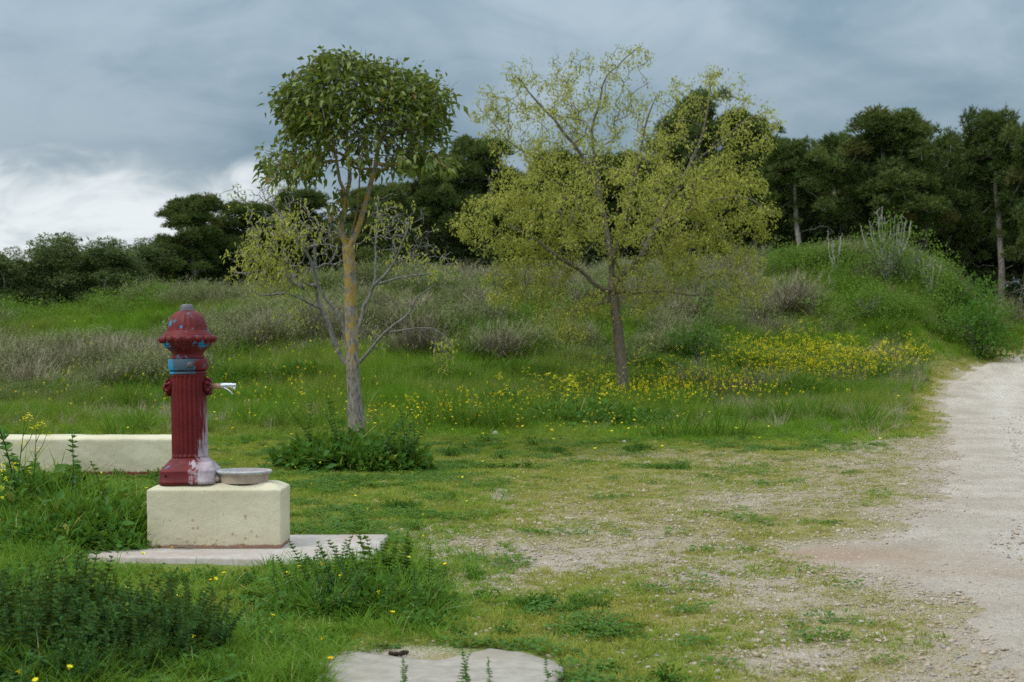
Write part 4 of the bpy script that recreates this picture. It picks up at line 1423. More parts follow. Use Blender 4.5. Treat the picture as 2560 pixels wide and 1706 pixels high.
def pine_meshes(seed, h=8.0, wr=2.0, lo=.32, n=58, crook=.3, dead=10):
    g = np.random.default_rng(seed)
    sk_ = Skel((0, 0, -.3))
    sk_.fix[0] = .16
    cr = g.normal(size=(5, 2)) * crook * .3
    ids = sk_.path([(cr[0, 0], cr[0, 1], h * .2), (cr[1, 0], cr[1, 1], h * .45), (cr[2, 0], cr[2, 1], h * .7), (cr[3, 0], cr[3, 1], h * .92)], 0, [.16, .14, .115, .08, .03], 4, .01)
    C = egg(g, n, h, wr, lo)
    C = C[np.argsort(np.hypot(C[:, 0], C[:, 1]))]
    sk_.grow(C - np.array([0, 0, .2]), .4, .05, ids[3:], .10, .15)
    # dead lower boughs
    low_ = []
    for _ in range(dead):
        a_ = g.random() * 6.283
        l_ = .7 + 1.3 * g.random()
        low_.append((l_ * math.cos(a_), l_ * math.sin(a_), h * (.14 + .25 * g.random())))
    sk_.grow(np.array(low_), .3, .06, ids[2:10], .0, .1)
    r_ = sk_.radii(.012, .5)
    GT_, GL_ = Geo(), Geo()
    sk_.tubes(GT_, r_, lambda m_: m_ > .1, 8)
    sk_.tubes(GT_, r_, lambda m_: m_ <= .1, 5)
    for c in C:
        rad = (.26 + .30 * g.random()) * (wr / 2.0) ** .5
        nt = int(230 * (rad / .6) ** 2)
        v = unit(g.normal(size=(nt, 3)))
        v[:, 2] = np.abs(v[:, 2]) * 1.0 - .25 * (g.random(nt) < .45)
        p = c + v * np.array([rad, rad, rad * 1.2]) * (.5 + .55 * g.random((nt, 1)))
        shade = np.clip(.15 + .60 * g.random() + g.normal(size=nt) * .12, 0, .9)
        if g.random() < .04:
            shade = np.full(nt, .98)
        for k in range(4):
            d = unit(v * .8 + np.array([0, 0, .55]) + g.normal(size=(nt, 3)) * .65)
            L_ = .12 + .15 * g.random(nt) ** 2
            s_ = perp(d, g.normal(size=(nt, 3))) * (.016 + .016 * g.random((nt, 1)))
            V_ = np.stack([p - s_, p + s_, p + d * L_[:, None]], 1).reshape(-1, 3)
            GL_.add(V_, np.arange(nt * 3).reshape(-1, 3), None, np.repeat(shade, 3))
    return GT_, GL_


def oak_meshes(seed, h=5.0, wr=2.0, lo=.16, n=115):
    g = np.random.default_rng(seed)
    sk_ = Skel((0, 0, -.3))
    ids = []
    for k in range(3):
        a_ = k * 2.1 + g.random()
        q_ = np.array([math.cos(a_), math.sin(a_)])
        ids += sk_.path([(*(q_ * .25), h * .12), (*(q_ * .55), h * .32), (*(q_ * .8 + g.normal(size=2) * .2), h * .55), (*(q_ * .9), h * .75)], 0, [.10, .085, .065, .045, .02], 3, .02)
    C = egg(g, n, h, wr, lo, .4, 9)
    C = C[np.argsort(np.hypot(C[:, 0], C[:, 1]))]
    sk_.grow(C, .35, .05, ids, .05, .2)
    r_ = sk_.radii(.010, .5)
    GT_, GL_ = Geo(), Geo()
    sk_.tubes(GT_, r_, None, 6)
    for c in C:
        rad = .26 + .28 * g.random()
        nt = int(380 * (rad / .55) ** 2)
        v = unit(g.normal(size=(nt, 3)))
        p = c + v * np.array([rad, rad, rad * .75]) * (.45 + .6 * g.random((nt, 1)))
        add_diamonds(GL_, p, v + g.normal(size=(nt, 3)) * .6, g.normal(size=(nt, 3)) + np.array([0, 0, .8]), .085 + .05 * g.random(nt), .05 + .025 * g.random(nt),
                     np.clip(.2 + .5 * g.random() + g.normal(size=nt) * .15, 0, .9))
    return GT_, GL_


PINES = []
for k, (lo_, wr_, n_, ck) in enumerate([(.28, 2.2, 165, .4), (.24, 2.0, 150, .8), (.50, 2.3, 120, .5), (.16, 1.9, 160, .3), (.44, 2.2, 130, 1.0)]):
    a_, c_ = pine_meshes(40 + k, 8.0, wr_, lo_, n_, ck)
    ms_ = [a_.mesh('trunk', True), c_.mesh('crown')]
    for m_, mt in zip(ms_, (M['bark_pine'], M['needle'])):
        m_.materials.append(mt)
    PINES.append((ms_, wr_))
OAKS = []
for k in range(3):
    a_, c_ = oak_meshes(60 + k)
    ms_ = [a_.mesh('trunk', True), c_.mesh('crown')]
    ms_[0].materials.append(M['bark_grey'])
    ms_[1].materials.append(M['oak_leaf'])
    OAKS.append(ms_)


def put_tree(name, label, cat, kind, var, px, top, wid, d, group, rz=None):
    """a tree whose crown top shows at (px, top) of the photograph, wid pixels wide, standing at distance d"""
    px, top, wid = px * 1.088, top * 1.088, wid * 1.088
    x = fx(px, d)
    z = h1(x, d)
    H = fz(top, d) - z
    if kind == 'pine':
        ms_, wr_ = PINES[var]
        h0, w0 = 8.25, 2 * wr_ + .9
        names = ('trunk', 'crown')
    else:
        ms_ = OAKS[var]
        h0, w0 = 5.2, 4.4
        names = ('trunk', 'crown')
    sw = wid * (1.42 if px > 1750 else 1.25) / F * d / w0
    t_ = thing(name, label, cat, (x, d, z), group, random.random() * 6.28 if rz is None else rz, (sw, sw, H / h0))
    for nm, m_ in zip(names, ms_):
        obj(nm, m_, None, t_)
    return t_


GP = 'pines along the edge of the wood'
for row in [
    ('rounded pine just right of the oaks, above the fountain cap', 0, 440, 448, 215, 60),
    ('pine behind the thin left twigs of the bare tree', 1, 565, 465, 190, 62),
    ('pine behind the bare tree, left of the lichen trunk', 3, 690, 432, 210, 63),
    ('pine filling the gap right of the lichen trunk', 0, 860, 425, 200, 61),
    ('pine under the right edge of the mop headed crown', 2, 985, 372, 200, 63),
    ('round topped pine between the mop headed tree and the yellow green tree', 1, 1105, 318, 225, 64),
    ('pine behind the left limbs of the yellow green tree', 3, 1270, 345, 220, 62),
    ('pine behind the trunk of the yellow green tree', 0, 1420, 350, 220, 64),
    ('tallest pine, its top showing through the yellow green crown', 4, 1600, 214, 240, 62),
    ('pine with its head at the right edge of the yellow green crown', 1, 1715, 262, 185, 64),
    ('pine next to the right of the yellow green tree, with a lower flat top', 2, 1830, 322, 190, 61),
    ('narrow pine left of the broad pine above the mound', 3, 1915, 305, 160, 65),
    ('broad domed pine standing above the mound bush', 0, 2030, 256, 260, 61),
    ('pine with a pale leaning trunk right of the mound bush', 4, 2112, 288, 170, 63),
    ('pine in the dip between the two highest right hand crowns', 1, 2200, 318, 160, 66),
    ('tall pine with a long bare grey trunk beside the track', 2, 2295, 258, 210, 62),
    ('pine cut by the right edge of the picture', 0, 2400, 300, 200, 60)]:
    put_tree('pine_tree', row[0], 'tree', 'pine', row[1], row[2], row[3], row[4], row[5], GP)
GO = 'small oaks at the left end of the wood'
for row in [('oak at the left edge of the picture', 0, 0, 566, 190, 57), ('tallest of the grey green oaks at the left', 1, 130, 535, 210, 58), ('oak with pale forked stems, third from the left edge', 2, 255, 548, 190, 57),
            ('oak touching the rounded pine, with leaning bare stems', 0, 335, 545, 170, 59)]:
    put_tree('oak_tree', row[0], 'tree', 'oak', row[1], row[2], row[3], row[4], row[5], GO)

# the wood behind them, one mass
gp = np.random.default_rng(77)
Pn, Rt, Sc, Ix = [], [], [], []
skyl = [(-300, 640), (-60, 600), (120, 575), (300, 585), (380, 530), (450, 480), (600, 495), (800, 465), (950, 430), (1060, 380), (1180, 375), (1300, 385), (1500, 350), (1600, 290), (1720, 320), (1850, 355), (2000, 320), (2100, 320),
        (2180, 370), (2300, 320), (2400, 330), (2700, 330)]
sx_, sy_ = np.array(skyl, float).T
for k in range(270):
    d = 67 + 38 * gp.random()
    px = -280 + 3100 * gp.random()
    x = fx(px * 1.088, d)
    z = h1(x, d)
    top = np.interp(px, sx_, sy_) + 25 + 70 * gp.random()
    H = max(2.5, fz(top * 1.088, d) - z)
    w_ = (.85 + .4 * gp.random()) * min(1.0, H / 7)
    Pn.append((x, d, z))
    Rt.append((0, 0, gp.random() * 6.28))
    Sc.append((w_, w_, H / 8.25))
    Ix.append(gp.integers(0, 5))
# geometry of one whole pine per variant
wv = []
for k in range(5):
    g_ = Geo()
    for pm in (PINES[k][0][0], PINES[k][0][1]):
        V_ = np.empty(len(pm.vertices) * 3)
        pm.vertices.foreach_get('co', V_)
        lt = np.empty(len(pm.polygons), int)
        pm.polygons.foreach_get('loop_total', lt)
        li = np.empty(len(pm.loops), int)
        pm.loops.foreach_get('vertex_index', li)
        at = np.empty(len(pm.vertices))
        pm.attributes['var'].data.foreach_get('value', at)
        sz_ = int(lt[0])
        f_ = li.reshape(-1, sz_)
        g_.add(V_.reshape(-1, 3), f_ if sz_ == 3 else None, f_ if sz_ == 4 else None, at)
    wv.append((g_.mesh('wood_tree'), M['shaded_needle']))
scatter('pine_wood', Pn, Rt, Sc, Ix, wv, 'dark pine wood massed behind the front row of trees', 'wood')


# ------------------------------------------------------------------ scrub, weeds, grass: small plants
def g_drybush(seed, n=170, h=.7, w_=.6, twig=5, leaf=0):
    """twiggy dome: fine stems that fork outwards"""
    g = np.random.default_rng(seed)
    G_ = Geo()
    a_ = g.random(n) * 6.283
    e = g.random(n) ** .7
    D = np.stack([np.cos(a_) * e * w_ / h * 1.25, np.sin(a_) * e * w_ / h * 1.25, 1 - .45 * e ** 2], 1) + g.normal(size=(n, 3)) * .1
    P = np.stack([np.cos(a_) * e * w_ * .25, np.sin(a_) * e * w_ * .25, 0 * a_ - .03], 1)
    L_ = h * (.65 + .45 * g.random(n))
    add_blades(G_, P, D, L_, .010, .18, g.random(n), 3)
    U = unit(D)
    for k in range(twig):
        t = .35 + .6 * g.random(n)
        p = P + U * (L_ * t)[:, None] + np.stack([np.cos(a_), np.sin(a_), 0 * a_], 1) * (.10 * L_ * t * t)[:, None]
        d = U + g.normal(size=(n, 3)) * .55
        add_blades(G_, p, d, L_ * (.16 + .22 * g.random(n)), .008, .1, g.random(n), 2)
        if leaf:
            q_ = p + unit(d) * (L_ * .1)[:, None]
            for _ in range(leaf):
                add_diamonds(G_, q_ + g.normal(size=(n, 3)) * .05, g.normal(size=(n, 3)) + np.array([0, 0, .5]), g.normal(size=(n, 3)) + np.array([0, 0, 1]), .045, .02, g.random(n))
    return G_


def g_leafbush(seed, n=900, h=.8, w_=.7, L_=.07, W_=.035):
    g = np.random.default_rng(seed)
    G_ = Geo()
    m_ = 20
    C = np.stack([g.normal(size=m_) * w_ * .42, g.normal(size=m_) * w_ * .42, h * (.04 + .72 * g.random(m_) ** 1.5)], 1)
    for c in C:
        k = n // m_
        v = unit(g.normal(size=(k, 3)))
        v[:, 2] = np.abs(v[:, 2]) - .3 * (g.random(k) < .5)
        p = c + v * w_ * .42 * (.5 + .6 * g.random((k, 1)))
        p[:, 2] = np.maximum(p[:, 2], .02)
        add_leaves(G_, p, v + g.normal(size=(k, 3)) * .5, g.normal(size=(k, 3)) * .5 + np.array([0, 0, 1]), L_ * (.6 + .7 * g.random(k)), W_, np.clip(.15 + .5 * g.random() + g.normal(size=k) * .2, 0, .92))
        add_tube(G_, [(c[0] * .2, c[1] * .2, -.03), c * .6, c], [.008, .006, .003], 3, .05)
    return G_


def g_tuft(seed, n, h, w_, lean=.35, spread=.04, bend=.35, seg=3):
    g = np.random.default_rng(seed)
    G_ = Geo()
    a_ = g.random(n) * 6.283
    e = g.random(n)
    P = np.stack([np.cos(a_) * spread * e, np.sin(a_) * spread * e, 0 * a_ - .006], 1)
    D = np.stack([np.cos(a_) * lean * e, np.sin(a_) * lean * e, np.ones(n)], 1) + g.normal(size=(n, 3)) * .16
    add_blades(G_, P, D, h * (.5 + .6 * g.random(n)), w_ * (.7 + .6 * g.random(n)), bend * (.3 + g.random(n)), np.where(g.random(n) < .05, .99, g.random(n) * .92), seg)
    return G_


def g_clover(seed, n=26, r=.09, h=.03, L_=.026):
    g = np.random.default_rng(seed)
    G_ = Geo()
    a_ = g.random(n) * 6.283
    e = np.sqrt(g.random(n)) * r
    c = np.stack([np.cos(a_) * e, np.sin(a_) * e, h * (.3 + .8 * g.random(n))], 1)
    for k in range(3):
        b = a_ + k * 2.094 + g.random(n) * .4
        d = np.stack([np.cos(b), np.sin(b), .15 + .3 * g.random(n)], 1)
        add_diamonds(G_, c, d, np.tile([[0, 0, 1.0]], (n, 1)) + g.normal(size=(n, 3)) * .3, L_ * (.7 + .6 * g.random(n)), L_ * .75, g.random(n) * .9)
    return G_


def g_rosette(seed, n=9, L_=.22, W_=.05, up=.5, lobes=4):
    """weed rosette: long leaves with toothed lobes"""
    g = np.random.default_rng(seed)
    G_ = Geo()
    for k in range(n):
        a_ = k * 2.4 + g.random() * .5
        l_ = L_ * (.6 + .6 * g.random())
        u_ = up * (.4 + .9 * g.random())
        hd = np.array([math.cos(a_), math.sin(a_), 0])
        sd = np.array([-hd[1], hd[0], 0])
        v = g.random() * .9
        ts = np.linspace(0, 1, lobes + 2)
        mid = [hd * l_ * t * (1 - .15 * t) + np.array([0, 0, l_ * (u_ * t * 1.5 - u_ * 1.35 * t * t) + .005]) for t in ts]
        add_tube(G_, mid, np.linspace(.004, .0015, len(mid)), 3, v)
        for j in range(1, lobes + 1):
            wd = W_ * math.sin(math.pi * min(1, ts[j] * .8 + .15)) * (.8 + .4 * g.random())
            for s_ in (-1, 1):
                add_leaves(G_, np.array([mid[j] - hd * .01]), np.array([sd * s_ + hd * .55 + np.array([0, 0, .12])]), np.array([[0, 0, 1.0]]), wd * 1.25, l_ / lobes * 1.05, v, .2, .15)
        add_leaves(G_, np.array([mid[-2]]), np.array([mid[-1] - mid[-2]]), np.array([[0, 0, 1.0]]), l_ * .34, W_ * 1.1, v, .2, .1)
    return G_


def g_stem(seed, h=.42, pairs=11, L_=.055, W_=.026, lean=.15, spike=True, dark=True):
    """upright stem with crossed pairs of leaves, crowded into a spike at the top"""
    g = np.random.default_rng(seed)
    G_, S_ = Geo(), Geo()
    a0 = g.random() * 6.283
    lx = np.array([math.cos(a0), math.sin(a0), 0]) * lean * h * g.random()
    pt_ = lambda t: np.array([0, 0, h * t]) + lx * t * t
    add_tube(S_, [pt_(t) for t in np.linspace(0, 1, 6)], np.linspace(.0035, .0015, 6), 4, .4)
    for k in range(pairs):
        t = .08 + .92 * (k / (pairs - 1)) ** .85
        sz_ = (1 - .55 * t ** 2.2) * (.75 + .5 * g.random())
        for s_ in range(4):
            if s_ > 1 and g.random() < .35:
                continue
            b = k * 1.1 + s_ * 1.571 + g.normal() * .35
            d = np.array([[math.cos(b), math.sin(b), .15 + .95 * t * t + .2 * g.random()]])
            add_leaves(G_, pt_(t)[None], d, np.array([[0, 0, 1.0]]) + g.normal(size=(1, 3)) * .25, L_ * sz_, W_ * sz_ * 1.1, float(np.clip(.35 + g.normal() * .25, 0, .92)), .3, .35)
    return G_, S_


def g_mustard(seed, h=.6, fl=8):
    g = np.random.default_rng(seed)
    A, B, C = Geo(), Geo(), Geo()     # stems, leaves, petals
    a0 = g.random() * 6.283
    lx = np.array([math.cos(a0), math.sin(a0), 0]) * .18 * h
    pt_ = lambda t: np.array([0, 0, h * t]) + lx * t * t
    add_tube(A, [pt_(t) for t in np.linspace(0, 1, 6)], np.linspace(.005, .002, 6), 4, .7)
    heads = [pt_(1.0)]
    for k in range(4):
        t = .45 + .13 * k
        b = g.random() * 6.283
        e = pt_(t) + np.array([math.cos(b) * .3, math.sin(b) * .3, .75]) * h * .28 * (.6 + .6 * g.random())
        add_tube(A, [pt_(t), (pt_(t) + e) / 2 + np.array([math.cos(b), math.sin(b), 0]) * .01, e], [.003, .0025, .0015], 3, .7)
        heads.append(e)
    for k in range(7):
        t = .06 + .1 * k
        b = k * 2.4
        add_leaves(B, pt_(t)[None], np.array([[math.cos(b), math.sin(b), .35]]), np.array([[0, 0, 1.0]]), .16 * (1 - .09 * k), .05 * (1 - .07 * k), g.random() * .8, .25, .3)
    for hd in heads:
        n = fl
        c = hd + g.normal(size=(n, 3)) * np.array([.016, .016, .012])
        for k in range(4):
            b = k * 1.571 + g.random(n)
            add_diamonds(C, c, np.stack([np.cos(b), np.sin(b), .25 + 0 * b], 1), np.tile([[0, 0, 1.0]], (n, 1)) + g.normal(size=(n, 3)) * .3, .0115, .010, g.random(n) * .9)
    return A, B, C


def g_flower(seed, h=.09, r=.014, n=7):
    """daisy-like bloom on a thin stalk; petals only"""
    g = np.random.default_rng(seed)
    G_ = Geo()
    c = np.array([g.normal() * .01, g.normal() * .01, h])
    b = np.arange(n) / n * 6.283 + g.random()
    add_diamonds(G_, np.tile(c, (n, 1)), np.stack([np.cos(b), np.sin(b), .25 + 0 * b], 1), np.tile([[0, 0, 1.0]], (n, 1)), r, r * .85, g.random(n) * .9)
    add_tube(G_, [c - np.array([0, 0, .004]), c + np.array([0, 0, .003])], [r * .35, r * .25], 5, .2, cap=True)
    return G_


def field(n, d0, d1, pw=1.0, px0=-60, px1=2620, seed=0):
    """random spots on the land in view; pw 1 = even over the ground, less = thicker near the viewer"""
    g = np.random.default_rng(seed)
    u_ = g.random(n)
    k = pw + 1.0
    y = (d0 ** k + (d1 ** k - d0 ** k) * u_) ** (1 / k)
    x = fx(px0 + (px1 - px0) * g.random(n), y)
    return x, y, g


def blocked(x, y, pad=0.0):
    b = (x > -2.80 - pad) & (x < -1.70 + pad) & (y > 12.86 - pad) & (y < 13.44 + pad)
    b |= (x < wx1 + .02) & (y > 20.55) & (y < 21.2)
    return b


def on_slab(x, y):
    s_ = (x > -3.15) & (x < -1.0) & (y > 12.1) & (y < 13.86)
    dx = (x - pad_c[0]) / pad_r[0]
    dy = (y - pad_c[1]) / pad_r[1]
    return s_ | (dx * dx + dy * dy < 1.0)


pad_a = np.array(pad_xy)
pad_c = pad_a.mean(0)
pad_r = (pad_a.max(0) - pad_a.min(0)) / 2 * .97


def lay(name, variants, x, y, g, smin, smax, label, cat, tilt=.12, sink=0.0, zs=None):
    n = len(x)
    s_ = smin + (smax - smin) * g.random(n) ** 1.5
    P = np.stack([x, y, land(x, y) - sink], 1)
    rot = np.stack([g.normal(size=n) * tilt, g.normal(size=n) * tilt, g.random(n) * 6.283], 1)
    sc3 = np.stack([s_, s_, s_ * (zs if zs is not None else 1)], 1)
    return scatter(name, P, rot, sc3, g.integers(0, len(variants), n), variants, label, cat)


# tall weeds at the left, where the mass of foreground plants stands: amount of rank growth per spot
_RANK = [(60, 1330, 230, 160, 1.0), (250, 1290, 130, 90, .8), (-60, 1200, 150, 120, 1.0), (150, 1640, 420, 130, .8), (870, 1480, 190, 80, 1.0), (980, 1520, 120, 60, .8), (640, 1660, 260, 70, .7), (760, 1700, 160, 50, .9)]


def rank(x, y):
    z = land(x, y)
    px = CX + x / y * F
    py = HY + (CAM_H - z) / y * F
    s_ = np.zeros_like(px)
    for cx_, cy_, rx_, ry2, a_ in _RANK:
        s_ = np.maximum(s_, a_ * np.exp(-(((px - cx_) / rx_) ** 2 + ((py - cy_) / ry2) ** 2)))
    return s_


# --- short turf of the clearing
tv = [(g_tuft(100 + k, 16, .035, .0035, .9, .035, .5, 2).mesh('turf'), M['grass']) for k in range(4)]
mv = [(g_tuft(110 + k, 22, .027, .0030, 1.3, .05, .5, 2).mesh('turf_dry'), M['moss']) for k in range(4)]
cv = [(g_clover(120 + k, 20, .11, .025, .020).mesh('clover'), M['weed']) for k in range(3)]
x, y, g = field(190000, 6.6, 33, .55, seed=1)
G_m, S_m, R_m = masks(x, y)
dens = np.clip(G_m * 1.3 - S_m * .7 + .16, 0.0, 1) * (R_m < -.05) * ~blocked(x, y) * ~on_slab(x, y)
k_ = g.random(len(x)) < dens
lay('short_grass', tv, x[k_], y[k_], g, .7, 1.9, 'short green turf of the clearing', 'grass', .2)
x, y, g = field(170000, 6.6, 33, .5, seed=2)
G_m, S_m, R_m = masks(x, y)
dens = np.clip((1.0 - G_m * .8) * (1.0 - S_m * .95), 0, 1) * np.clip(-R_m * 1.5 + .25, 0, 1) * ~blocked(x, y) * ~on_slab(x, y)
k_ = g.random(len(x)) < dens
lay('yellow_moss_grass', mv, x[k_], y[k_], g, .6, 1.5, 'yellowing trampled turf among the gravel', 'grass', .2)
x, y, g = field(60000, 6.6, 33, .6, seed=3)
G_m, S_m, R_m = masks(x, y)
dens = np.clip((fbm(x, y, 1.6, 21.0, 4) - .50) * 5, 0, 1) * np.clip(G_m * 1.2 + .1 - S_m * .6, 0, 1) * (R_m < -.3) * ~blocked(x, y) * ~on_slab(x, y)
k_ = g.random(len(x)) < dens
lay('clover_patches', cv, x[k_], y[k_], g, .6, 1.5, 'patches of low dark leaved clover in the turf', 'ground cover', .1)

# --- pebbles
pv = []
for k in range(6):
    V, T = lump(200 + k, .5, 1, .55, .3)
    pv.append((mesh_of('pebble', V, [T], None, True), (M['stone'], M['stone_tan'], M['stone_tan'], M['stone'], M['stone_grey'], M['stone_tan'])[k]))
x, y, g = field(170000, 6.6, 34, .35, seed=4)
G_m, S_m, R_m = masks(x, y)
dens = np.clip(S_m * 1.2 + .03, 0, 1) * np.where(R_m > .25, .34, 1) * (R_m < 3.5) * ~blocked(x, y, .02) * ~on_slab(x, y)
k_ = g.random(len(x)) < dens
x, y = x[k_], y[k_]
s_ = .006 + .034 * g.random(len(x)) ** 6 + .010 * g.random(len(x))
P = np.stack([x, y, land(x, y) + s_ * .04 + .002], 1)
scatter('pebbles', P, np.stack([g.normal(size=len(x)) * .3, g.normal(size=len(x)) * .3, g.random(len(x)) * 6.28], 1), np.stack([s_ * 1.2, s_, s_], 1), g.integers(0, 6, len(x)), pv,
        'loose pale pebbles strewn over the clearing', 'pebbles')

# --- meadow grass behind, on the flat and up the bank
gv = [(g_tuft(130 + k, 26, .26, .007, .45, .07, .4).mesh('meadow_tuft'), M['meadow']) for k in range(4)]
dv = [(g_tuft(140 + k, 26, .34, .006, .5, .08, .35).mesh('dry_tuft'), M['dry']) for k in range(3)]
x, y, g = field(70000, 24, 57, .9, -120, 2700, 5)
R_m = road_in(x, y)
pt_n = fbm(x, y, .35, 31.0, 4)
bank = sstep(y, 37, 43)
dens = sstep(y, 24, 31) * sstep(-R_m, .1, 1.9) * (1 - .55 * bank * sstep(pt_n, .56, .46)) * ~blocked(x, y)
k_ = g.random(len(x)) < dens
x, y, pt_n = x[k_], y[k_], pt_n[k_]
zs_ = np.clip(.40 + 1.75 * sstep(y, 26, 34) * (.2 + 1.5 * vnoise(x, y, .9, 15.0) * pt_n * 1.6), .35, 2.0)
lay('meadow_grass', gv, x, y, g, .65, 1.35, 'long green grass of the meadow and bank', 'grass', .15, zs=zs_)
x, y, g = field(32000, 26, 57, .9, -120, 2700, 6)
pt_n = fbm(x, y, .3, 47.0, 4)
dens = sstep(y, 27, 38) * sstep(pt_n, .42, .60) * (road_in(x, y) < -.6) * ~blocked(x, y)
k_ = g.random(len(x)) < dens
lay('dry_grass', dv, x[k_], y[k_], g, .6, 1.4, 'withered straw coloured grass on the bank', 'grass', .2)

# --- scrub over the bank
bv = [(g_drybush(150 + k, 170, .75, .6).mesh('scrub'), M['twig']) for k in range(3)] + [(g_drybush(155 + k, 130, .7, .6, 4, 3).mesh('grey_scrub'), M['grey_leaf']) for k in range(4)]
x, y, g = field(5200, 33, 58, 1.0, -120, 2650, 7)
pt_n = fbm(x, y, .22, 63.0, 4)
px_ = CX + x / y * F
dens = sstep(y, np.where(px_ < 950, 32.0, 35.5), np.where(px_ < 950, 40, 43)) * sstep(pt_n, .46, .54) * (road_in(x, y) < -1.6) * np.where((px_ > 2000) & (y < 52), .45, 1.0)
k_ = g.random(len(x)) < dens
lay('bank_scrub', bv, x[k_], y[k_], g, .45, 1.35, 'low grey brown scrub massed over the bank', 'scrub', .12)
lv = [(g_leafbush(160 + k, 700, .7, .7, .07, .035).mesh('green_scrub'), M['scrub_leaf']) for k in range(3)]
x, y, g = field(2600, 38, 57, 1.0, -120, 2650, 8)
pt_n = fbm(x, y, .25, 83.0, 4)
px_ = CX + x / y * F
dens = sstep(y, 40, 47) * np.where((px_ > 1850) & (px_ < 2540), np.where((px_ > 2130 + (50 - y) * 45), .6, .06), sstep(pt_n, .54, .68) * .3) * (road_in(x, y) < -1.3)
k_ = g.random(len(x)) < dens
lay('green_scrub', lv, x[k_], y[k_], g, .35, 1.45, 'low leafy green scrub on the bank and mound', 'scrub', .12)

# dark underwood at the foot of the pines
uv_ = [(g_leafbush(170 + k, 900, 1.5, 1.4, .16, .08).mesh('underwood'), M['shaded_needle']) for k in range(3)]
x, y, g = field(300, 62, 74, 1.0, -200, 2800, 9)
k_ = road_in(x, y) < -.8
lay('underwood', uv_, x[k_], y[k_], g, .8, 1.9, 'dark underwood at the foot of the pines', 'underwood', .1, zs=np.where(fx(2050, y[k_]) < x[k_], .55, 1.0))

# worn verge beside the track
x, y, g = field(60000, 28, 58, .9, 1500, 2650, 52)
R_m = road_in(x, y)
k_ = g.random(len(x)) < sstep(R_m, -2.6, -.8) * sstep(-R_m, -.25, .5)
lay('verge_turf', mv + tv, x[k_], y[k_], g, 1.2, 3.2, 'thin yellow green turf along the edge of the track', 'grass', .2)

# coarse green tussocks in the long grass
uv2 = [(g_tuft(180 + k, 60, .42, .010, .7, .16, .55, 4).mesh('tussock'), M['tussock']) for k in range(4)]
x, y, g = field(9500, 25, 50, .8, -120, 2600, 51)
pt_n = fbm(x, y, .55, 91.0, 3)
k_ = (g.random(len(x)) < sstep(y, 26, 33) * sstep(pt_n, .47, .60) * .8) & (road_in(x, y) < -1.2)
lay('grass_tussocks', uv2, x[k_], y[k_], g, .55, 2.0, 'coarse dark green grass tussocks along the foot of the bank', 'grass', .12)

# ------------------------------------------------------------------ single plants and clumps that can be told apart
def place(px, py):
    x, y = ground_at(px, py)
    return x, y, h1(x, y)


def rzm(a_, s_, x=0.0, y=0.0, z=0.0, tx_=0.0, ty_=0.0):
    return Matrix.Translation((x, y, z)) @ Matrix.Rotation(a_, 4, 'Z') @ Matrix.Rotation(tx_, 4, 'X') @ Matrix.Rotation(ty_, 4, 'Y') @ Matrix.Diagonal((s_, s_, s_, 1))


LIB = {
    'grass': [g_tuft(300 + k, 24, .36, .010, .6, .06, .6, 4) for k in range(4)],
    'rosette': [g_rosette(310 + k, 9, .24, .06, .7) for k in range(4)],
    'broad': [g_leafbush(320 + k, 110, .16, .2, .075, .040) for k in range(3)],
    'mint': [g_stem(330 + k, .42, 17, .062, .032, .35) for k in range(5)],
    'mustard': [g_mustard(340 + k, .75) for k in range(4)],
}


def clump(name, label, cat, x, y, spots, group=None, leaf='weed'):
    """spots: (kind, dx, dy, size, tilt); parts: foliage, grass_blades, stems, flowers"""
    z = h1(x, y)
    o = thing(name, label, cat, (x, y, z), group)
    P_ = {'foliage': Geo(), 'grass_blades': Geo(), 'stems': Geo(), 'flowers': Geo()}
    for kind, dx, dy, s_, ti in spots:
        src = LIB[kind][rng.integers(len(LIB[kind]))]
        a_ = math.atan2(dy, dx)
        # lean outwards from the clump's middle
        Mx = Matrix.Translation((dx, dy, h1(x + dx, y + dy) - z)) @ Matrix.Rotation(ti, 4, Vector((-math.sin(a_), math.cos(a_), 0))) @ rzm(rng.random() * 6.28, s_)
        dv_ = rng.normal() * .12
        if kind == 'grass':
            P_['grass_blades'].merge(src, Mx, dv_)
        elif kind in ('rosette', 'broad'):
            P_['foliage'].merge(src, Mx, dv_)
        elif kind == 'mint':
            P_['foliage'].merge(src[0], Mx, dv_)
            P_['stems'].merge(src[1], Mx)
        else:
            P_['foliage'].merge(src[0], Mx)
            P_['foliage'].merge(src[1], Mx, dv_)
            P_['flowers'].merge(src[2], Mx)
    mats = {'foliage': M[leaf], 'grass_blades': M['tussock'] if group else M['weed_grass'], 'stems': M['stem_dark'], 'flowers': M['petal']}
    for k, g_ in P_.items():
        if g_.n:
            q_ = obj(k, g_.mesh(k), mats[k], o)
            if k != 'foliage':
                q_['kind'] = 'stuff'
    return o


def disc(n, rx_, ry_2, g=rng, pw=.5):
    a_ = g.random(n) * 6.283
    r_ = g.random(n) ** pw
    return [(float(rx_ * r_[i] * math.cos(a_[i])), float(ry_2 * r_[i] * math.sin(a_[i])), float(r_[i])) for i in range(n)]


def mixed(kinds, rx_, ry_2, size=1.0, lean=.45):
    out_ = []
    for kind, n in kinds:
        for dx, dy, r_ in disc(n, rx_, ry_2):
            out_.append((kind, dx, dy, size * (1.15 - .5 * r_) * (.75 + .5 * rng.random()), lean * r_ + rng.normal() * .12))
    return out_


